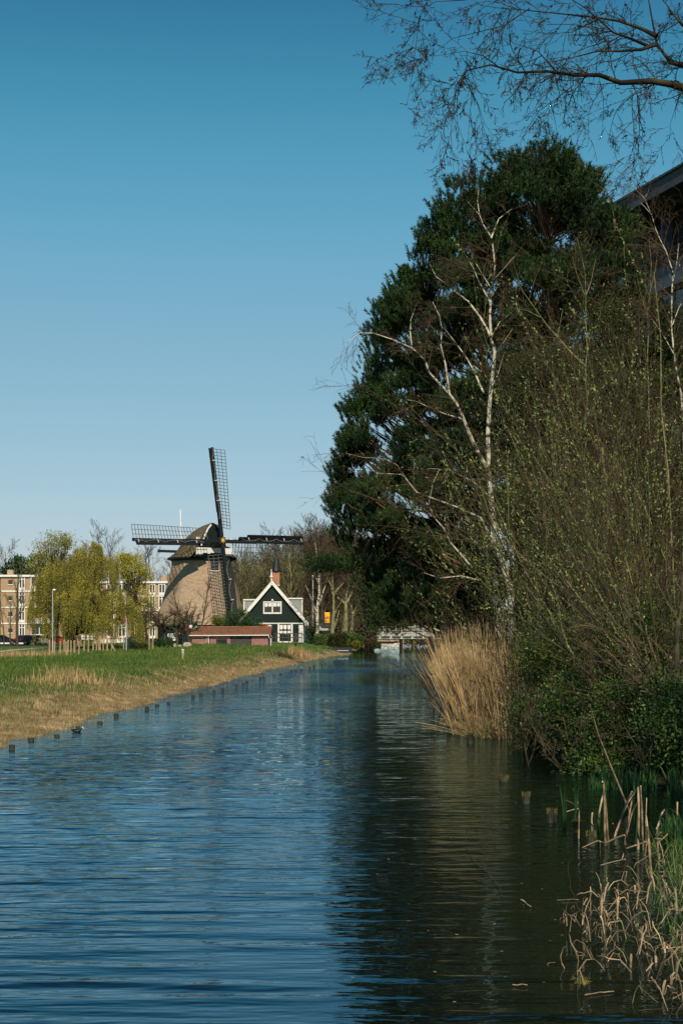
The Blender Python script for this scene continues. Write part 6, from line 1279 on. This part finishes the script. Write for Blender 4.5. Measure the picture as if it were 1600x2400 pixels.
# ---------------------------------------------------------------- broken cattail stalks
ST = [([(1419, 1975), (1416, 1900), (1413, 1835), (1411, 1832)], 8), ([(1397, 1970), (1402, 1910), (1414, 1850)], 7), ([(1426, 1968), (1420, 1905), (1415, 1856)], 7), ([(1355, 1960), (1356, 1905), (1353, 1880)], 5), ([(1355, 1895), (1325, 1903)], 4), ([(1325, 1875), (1352, 1890)], 3), ([(1359, 1898), (1378, 1938)], 2.5), ([(1385, 1965), (1386, 1935), (1387, 1905)], 6), ([(1390, 1968), (1389, 1932)], 5),
      ([(1435, 1955), (1455, 1915), (1468, 1885), (1495, 1845)], 6), ([(1437, 1950), (1460, 1900), (1480, 1855)], 7), ([(1462, 1970), (1472, 1920), (1481, 1870)], 6), ([(1461, 1972), (1480, 1905), (1494, 1878)], 5), ([(1494, 1985), (1496, 1910), (1494, 1845)], 8), ([(1507, 1985), (1503, 1900), (1500, 1842)], 7), ([(1512, 1930), (1514, 1870)], 4), ([(1520, 2040), (1521, 1980), (1515, 1935)], 8), ([(1528, 2055), (1520, 1990), (1513, 1912)], 7), ([(1440, 1890), (1435, 1930)], 4),
      ([(1533, 1938), (1548, 1910), (1556, 1898)], 7), ([(1540, 1932), (1600, 1932)], 6), ([(1586, 1940), (1586, 1880)], 6), ([(1588, 1880), (1602, 1915)], 6), ([(1540, 1950), (1600, 1962)], 6), ([(1535, 1965), (1592, 1970)], 5), ([(1515, 1912), (1550, 1950)], 3.5), ([(1420, 1976), (1462, 1957)], 7), ([(1468, 1988), (1514, 1972)], 5), ([(1404, 1998), (1405, 1972)], 6), ([(1330, 1920), (1400, 1970), (1425, 1982)], 3), ([(1407, 2028), (1464, 2014)], 5), ([(1455, 2016), (1460, 2000)], 4), ([(1496, 2020), (1540, 1995)], 4), ([(1545, 2030), (1540, 1975), (1563, 1955)], 4)]
dsk = lambda py: EYE * F / max(60, (py - HZ))
for i, (pts, w_) in enumerate(ST):
    yb = max(p_[1] for p_ in pts); d = min(16.5, dsk(yb + 6)); W = [P(a, b_, d + .25 * (k_ / max(1, len(pts) - 1)) * (1 if i % 2 else -1)) for k_, (a, b_) in enumerate(pts)]
    if W[0].z > -.02 and abs(pts[0][1] - pts[-1][1]) > 25: W[0].z = -.06
    rr = w_ * .36 * d / F; Q = [W[0]]
    for a_, b_ in zip(W[:-1], W[1:]): Q += [a_.lerp(b_, .5) + Vector((random.uniform(-1, 1), 0, random.uniform(-1, 1))) * .006, b_]
    o = Geo().tubes([([tuple(v) for v in Q], [rr * (1 - .25 * j / len(Q)) * random.uniform(.9, 1.1) for j in range(len(Q))])], 7).build("cattail_stalk", M['stalk'], origin=W[0])
    form = "upright" if abs(pts[0][0] - pts[-1][0]) < 12 else ("flat lying" if abs(pts[0][1] - pts[-1][1]) < 22 else "leaning")
    tag(o, f"{'thick' if w_ > 6 else 'thin'} {form} broken cattail stalk, {ordn(i)} from the upright pair outward", "stalk", "broken cattail stalks")
# tangled bent reed leaves in the near water
r = random.Random(88); g = Geo(); polys = []
spots = [(1430, 2130, 90, 40, 90), (1475, 2190, 80, 45, 80), (1520, 2240, 60, 30, 50), (1550, 2060, 60, 45, 70), (1580, 2120, 40, 60, 60), (1490, 2090, 70, 35, 45), (1400, 2200, 30, 35, 26), (1350, 2280, 40, 40, 10), (1580, 2230, 40, 50, 40), (1560, 2330, 50, 40, 16), (1330, 2150, 25, 25, 6)]
for sx, sy, rx, ry, n in spots:
    for i in range(int(n * .5)):
        px = r.gauss(sx, rx * .6); py = r.gauss(sy, ry * .6); d = dsk(py) * r.uniform(.93, 1.02); c = P(px, py, d); c.z = max(.0, c.z) + r.uniform(-.02, .04); L = r.uniform(.05, .30); a = r.uniform(0, 6.28); e = r.uniform(-.2, 1.3); dr = Vector((math.cos(a) * math.cos(e), math.sin(a) * math.cos(e) * .5, math.sin(e)))
        m1 = c + dr * L * .6; fall = Vector((r.uniform(-.3, .3), r.uniform(-.2, .2), r.uniform(-1, .1))); tip = m1 + (dr * .4 + fall * .7) * L * r.uniform(.3, .9)
        if tip.z < -.03: tip.z = -.03
        polys.append(([tuple(c - Vector((0, 0, .05))), tuple(c.lerp(m1, .5) + Vector((0, 0, .01))), tuple(m1), tuple(m1.lerp(tip, .5) + Vector((0, 0, .008))), tuple(tip)], [.0035, .0045, .004, .0035, .0015] if r.random() < .6 else [.002, .0025, .002, .0018, .001]))
rib = [p_ for i_, p_ in enumerate(polys) if i_ % 5 < 3]; g.tubes([(p_, [q_ * 1.7 for q_ in r_]) for p_, r_ in rib], 2).tubes([p_ for i_, p_ in enumerate(polys) if i_ % 5 >= 3], 4); tag(g.build("reed_litter", M['stalk'], origin=(2.6, 11.5, 0)), "tangle of bent broken reed leaves standing in the shallow water", "reed litter", kind="stuff")
polys = []
for sx, sy, rx, ry, n in [(1575, 2000, 40, 60, 110), (1595, 2090, 22, 60, 60), (1520, 2120, 50, 50, 25), (1590, 2200, 22, 60, 25)]:
    for i in range(n):
        px = r.gauss(sx, rx * .7); py = r.gauss(sy, ry * .7); d = dsk(py) * r.uniform(.93, 1.02); c = P(px, py, d); c.z = 0; L = r.uniform(.08, .3); dr = Vector((r.gauss(0, .5), r.gauss(0, .4), 1)).normalized(); polys.append(([tuple(c), tuple(c + dr * L * .5), tuple(c + dr * L + Vector((r.uniform(-.05, .05), 0, -.03)))], [.004, .0035, .001]))
tag(Geo().tubes(polys, 3).build("dark_sedge", M['leaf_green'], origin=(3, 13, 0)), "dark green sedge growing through the reed litter", "sedge", kind="stuff")
# individual bent reeds and floating sticks
for i, (pts, w_, m_, lab) in enumerate([([(1330, 2190), (1338, 2150), (1352, 2136), (1345, 2160)], 2.5, 'stalk', "small pale folded reed above its reflection"), ([(1320, 2168), (1322, 2138), (1348, 2165)], 3.5, 'stalk', "hooked pale reed leaf sticking out of dark water"), ([(1366, 2145), (1350, 2120), (1335, 2080), (1330, 2030), (1336, 2015)], 2.2, 'twig_red', "long thin brown twig curving out of the water"), ([(1384, 2145), (1383, 2110), (1381, 2092)], 2.6, 'stalk', "small upright reed stub in the dark water"), ([(1325, 2270), (1313, 2245), (1318, 2222), (1326, 2218)], 3.2, 'stalk', "curved hook shaped reed by the mossy lump"), ([(1354, 2300), (1353, 2260), (1354, 2240), (1371, 2240), (1346, 2225)], 3, 'stalk', "thin zigzag reed beside the mossy lump"), ([(1370, 2336), (1405, 2330), (1438, 2328)], 5, 'stalk', "pale floating stick on dark water"), ([(1518, 2290), (1525, 2260), (1528, 2245), (1520, 2240)], 4, 'stalk', "reed stem carrying a bundle of folded leaves"), ([(1560, 2245), (1580, 2290), (1605, 2305)], 4.5, 'stalk', "olive reed leaf bending out at the edge"), ([(1475, 2255), (1495, 2310), (1540, 2350)], 3, 'twig_olive', "thin olive stem bending down to the water"), ([(1575, 2345), (1605, 2330)], 5, 'stalk', "pale stick lying at the outer water edge"), ([(1176, 2105), (1170, 2080), (1145, 2050), (1110, 2020), (1092, 1985), (1090, 1955), (1094, 1935)], 1.9, 'twig_red', "long curved red brown twig trailing over the open water"), ([(1090, 1977), (1068, 1979)], 1.5, 'twig_red', "short side twig of the trailing branch"), ([(1220, 2112), (1230, 2118), (1243, 2128)], 5, 'stalk', "floating broken stick with pale end"), ([(1305, 2113), (1355, 2112)], 2, 'stalk', "thin horizontal reed floating on dark water"), ([(1200, 2312), (1235, 2313)], 3, 'stalk', "tiny pale floating fragment"), ([(1555, 2133), (1600, 2138)], 4, 'stalk', "pale reed piece lying flat near the outer edge"), ([(1512, 2198), (1550, 2205)], 4, 'stalk', "pale reed piece lying across the tangle"), ([(1495, 2373), (1600, 2366)], 3, 'twig_red', "long reddish reed floating near the frame bottom"), ([(1378, 2140), (1385, 2120), (1405, 2147)], 2.2, 'stalk', "narrow tent of two thin reeds")]):
    yb = max(p_[1] for p_ in pts); d = dsk(yb); flat = abs(pts[0][1] - pts[-1][1]) < 20 or i == 11
    W = [P(a, b_, dsk(b_) if flat else d) for a, b_ in pts]
    if flat:
        for v in W: v.z = .012
    else: W[0].z = -.04
    W2 = [W[0]]
    for a_, b_ in zip(W[:-1], W[1:]):
        for t_ in (.33, .66, 1.0): W2.append(a_.lerp(b_, t_) + (Vector((random.uniform(-.006, .006), random.uniform(-.01, .01), random.uniform(-.002, .005))) if t_ < 1 else Vector()))
    W = W2; rr = w_ * .36 * d / F; n = len(W); o = Geo().tubes([([tuple(v) for v in W], [rr * (1 - .4 * j / n) * random.uniform(.75, 1.15) for j in range(n)])], 6).build("bent_reed" if not flat else "floating_stick", M[m_], origin=W[0]); tag(o, lab, "reed" if not flat else "stick")
d = dsk(2300); c = P(1362, 2300, d); g = Geo(); ellipsoid(g, (c.x, d, -.01), (.045, .08, .03)); rl = np.random.default_rng(3); pl_ = rl.normal(size=(160, 3)); pl_ /= np.linalg.norm(pl_, axis=1, keepdims=True); pl_[:, 2] = abs(pl_[:, 2]); g.blades(pl_ * np.array([.045, .07, .028]) + np.array([c.x, d, -.01]), pl_ + rl.normal(size=(160, 3)) * .6, rl.uniform(.01, .035, 160), .008, 4); o = g.build("mossy_lump", M['mossy'], origin=(c.x, d, 0)); tag(o, "rounded mossy lump barely above the dark water", "log")

# ---------------------------------------------------------------- overhanging tree
OD = 9.0
OV = [([(1700, 300), (1640, 222), (1600, 205), (1570, 197), (1525, 190), (1453, 194), (1404, 176), (1346, 176), (1279, 167), (1212, 170), (1150, 152), (1092, 165), (1068, 200), (1065, 241), (1056, 312), (1061, 384), (1065, 420)], 14, 1.0, -.9),
      ([(1660, 190), (1600, 152), (1570, 147), (1538, 103), (1525, 36), (1512, -40)], 12, 4, .5), ([(1538, 103), (1502, 116), (1449, 120), (1400, 120), (1328, 138), (1248, 152), (1205, 160)], 6, 1.5, -.5), ([(1538, 85), (1502, 67), (1449, 49), (1391, 40), (1302, 31), (1212, 22), (1110, 9), (1060, 30)], 6, 1.2, .4), ([(1516, 107), (1436, 76), (1369, 18), (1324, -10)], 4.5, 2, -.7),
      ([(1110, -5), (1087, 0), (1020, 4), (985, 25), (967, 36)], 2.0, 1, 0), ([(985, 38), (980, 60), (971, 134), (960, 214), (951, 250)], 1.5, .8, 0), ([(1480, 195), (1496, 230), (1498, 286), (1496, 330), (1494, 370), (1472, 395), (1453, 420)], 2.0, .8, .2), ([(1342, 176), (1342, 200), (1302, 232), (1262, 260), (1244, 286), (1222, 325), (1212, 362)], 1.9, .8, -.3), ([(1288, 235), (1300, 285), (1311, 345)], 1.2, .8, 0), ([(1404, 190), (1413, 230), (1413, 268), (1409, 321)], 1.2, .8, .3), ([(1092, 165), (1068, 215), (1047, 268), (1035, 325), (1012, 384)], 1.6, .8, .2), ([(1600, 60), (1560, 10), (1530, -30)], 4, 2, .5),
      ([(1240, 20), (1180, 60), (1120, 75), (1060, 90), (1010, 130), (1000, 132), (995, 145)], 1.8, .8, -.4), ([(967, 110), (935, 140), (907, 152)], 1.2, .7, 0), ([(1000, 5), (982, 40), (965, 108), (940, 140)], 1.3, .8, 0), ([(1085, 175), (1120, 245), (1135, 290), (1155, 318)], 1.3, .8, .3), ([(1600, 205), (1585, 240), (1570, 290), (1568, 330)], 1.4, .8, .2), ([(1180, 165), (1130, 130), (1085, 120), (1030, 130), (1000, 128)], 2.0, .8, .3), ([(1300, 165), (1260, 120), (1200, 100), (1140, 60)], 2.2, .8, -.3), ([(1400, 45), (1340, 75), (1280, 80), (1220, 70)], 2.2, .8, .4), ([(1100, 160), (1115, 200), (1100, 260), (1096, 340), (1110, 350)], 1.2, .7, -.2), ([(1520, 195), (1460, 235), (1390, 262)], 1.4, .8, .3)]
TO = dict(seg=[6, 5, 4], up=[-.02, -.05, -.10], wob=[.24, .28, .28], n=[7, 4, 0], lo=[.12, .12, 0], ang=[44, 46, 0], len=[.52, .5], thick=.9, rmin=.0015, rr=.62, dens=11.0, a0=52, L0=.36, r0=.0036, tip=.6, pw=2.1)
tx, ty = 5.9, 10.6; tz = hz(tx, ty)
ot, oo = traced("overhanging_tree", "bare twiggy tree whose mossy branches hang in from the upper corner", (tx, ty, tz), OV, OD, M['overhang'], M['overhang'], TO, 601, 1.0, scale=.3, cat="tree", dj=.5)
lb = P(1700, 300, OD); Geo().tubes([([(tx, ty, tz - .3), (tx - .05, ty, 1.8), (tx - .25, ty - .1, 3.4), (tx - 1.2, ty - .8, 4.6), (lb.x + .6, OD + .3, lb.z - .15), tuple(lb)], [.21, .18, .15, .09, .055, .041]), ([(tx - .1, ty, 2.4), (tx + .1, ty + .2, 4.5), (tx - .1, ty, 6.8), (tx - .3, ty - .3, 8.6)], [.15, .12, .08, .03]), ([(tx - .25, ty - .1, 3.4), (tx - 1.6, ty - .9, 5.2), tuple(P(1660, 190, OD))], [.1, .05, .033])], 9).build("lower_trunk", M['bark_moss'], ot, smooth=True)
up_o = []
for i in range(16): grow(up_o, (tx - .1, ty, random.uniform(4, 8.2)), (random.uniform(-.6, 1), random.uniform(-.3, 1), .5), random.uniform(1.2, 2.4), .03, 0, dict(BARE, rmin=.003), random.Random(900 + i))
g = Geo()
for lst in up_o: g.tubes(lst, 3)
g.build("upper_crown", M['overhang'], ot)
C = []; D = []; r = np.random.default_rng(602)
for l_, lst in enumerate(oo):
    for p_, r_ in lst:
        if r.random() < (.3 if l_ == 2 else .5):
            pa = np.array([tuple(v) for v in p_]); k_ = r.integers(1, 3) if l_ == 2 else r.integers(2, 5)
            for _ in range(k_): j = r.integers(1, len(pa)); C.append(pa[j]); D.append((pa[j] - pa[j - 1]) / (np.linalg.norm(pa[j] - pa[j - 1]) + 1e-9) + r.normal(size=3) * .5)
C = np.array(C); D = np.array(D); sz = r.uniform(.009, .02, len(C)) * np.where(r.random(len(C)) < .12, 1.8, 1)
g = Geo().leaves(C, D, sz, sz * .34, 3).leaves(C, D, sz, sz * .34, 4); g.build("buds", M['bud_brown'], ot)
# a few leaves and scum flecks floating near the sheltered side
r = np.random.default_rng(990); n = 170; y = 1 / (1 / 8.2 + r.random(n) * (1 / 30 - 1 / 8.2)); x = r.uniform(-.3, 1, n) ** 1 * np.interp(y, [8, 30], [2.6, 3.0]); k = r.random(n) < np.interp(x, [-1, 2.5], [.15, 1]); x, y = x[k], y[k]; n = len(x)
a = r.uniform(0, 6.28, n); D = np.stack([np.cos(a), np.sin(a), np.zeros(n)], 1); g = Geo(); S = np.stack([-np.sin(a), np.cos(a), np.zeros(n)], 1); L = r.uniform(.012, .045, n)[:, None]; C = np.stack([x, y, np.full(n, .012)], 1)
g.add(np.stack([C, C + D * L * .5 + S * L * .25, C + D * L, C + D * L * .5 - S * L * .25], 1).reshape(-1, 3), np.arange(4 * n).reshape(n, 4)); tag(g.build("floating_leaves", M['straw_low'], origin=(1.5, 15, 0)), "brown leaf flecks floating on the dark sheltered water", "leaves", kind="stuff")
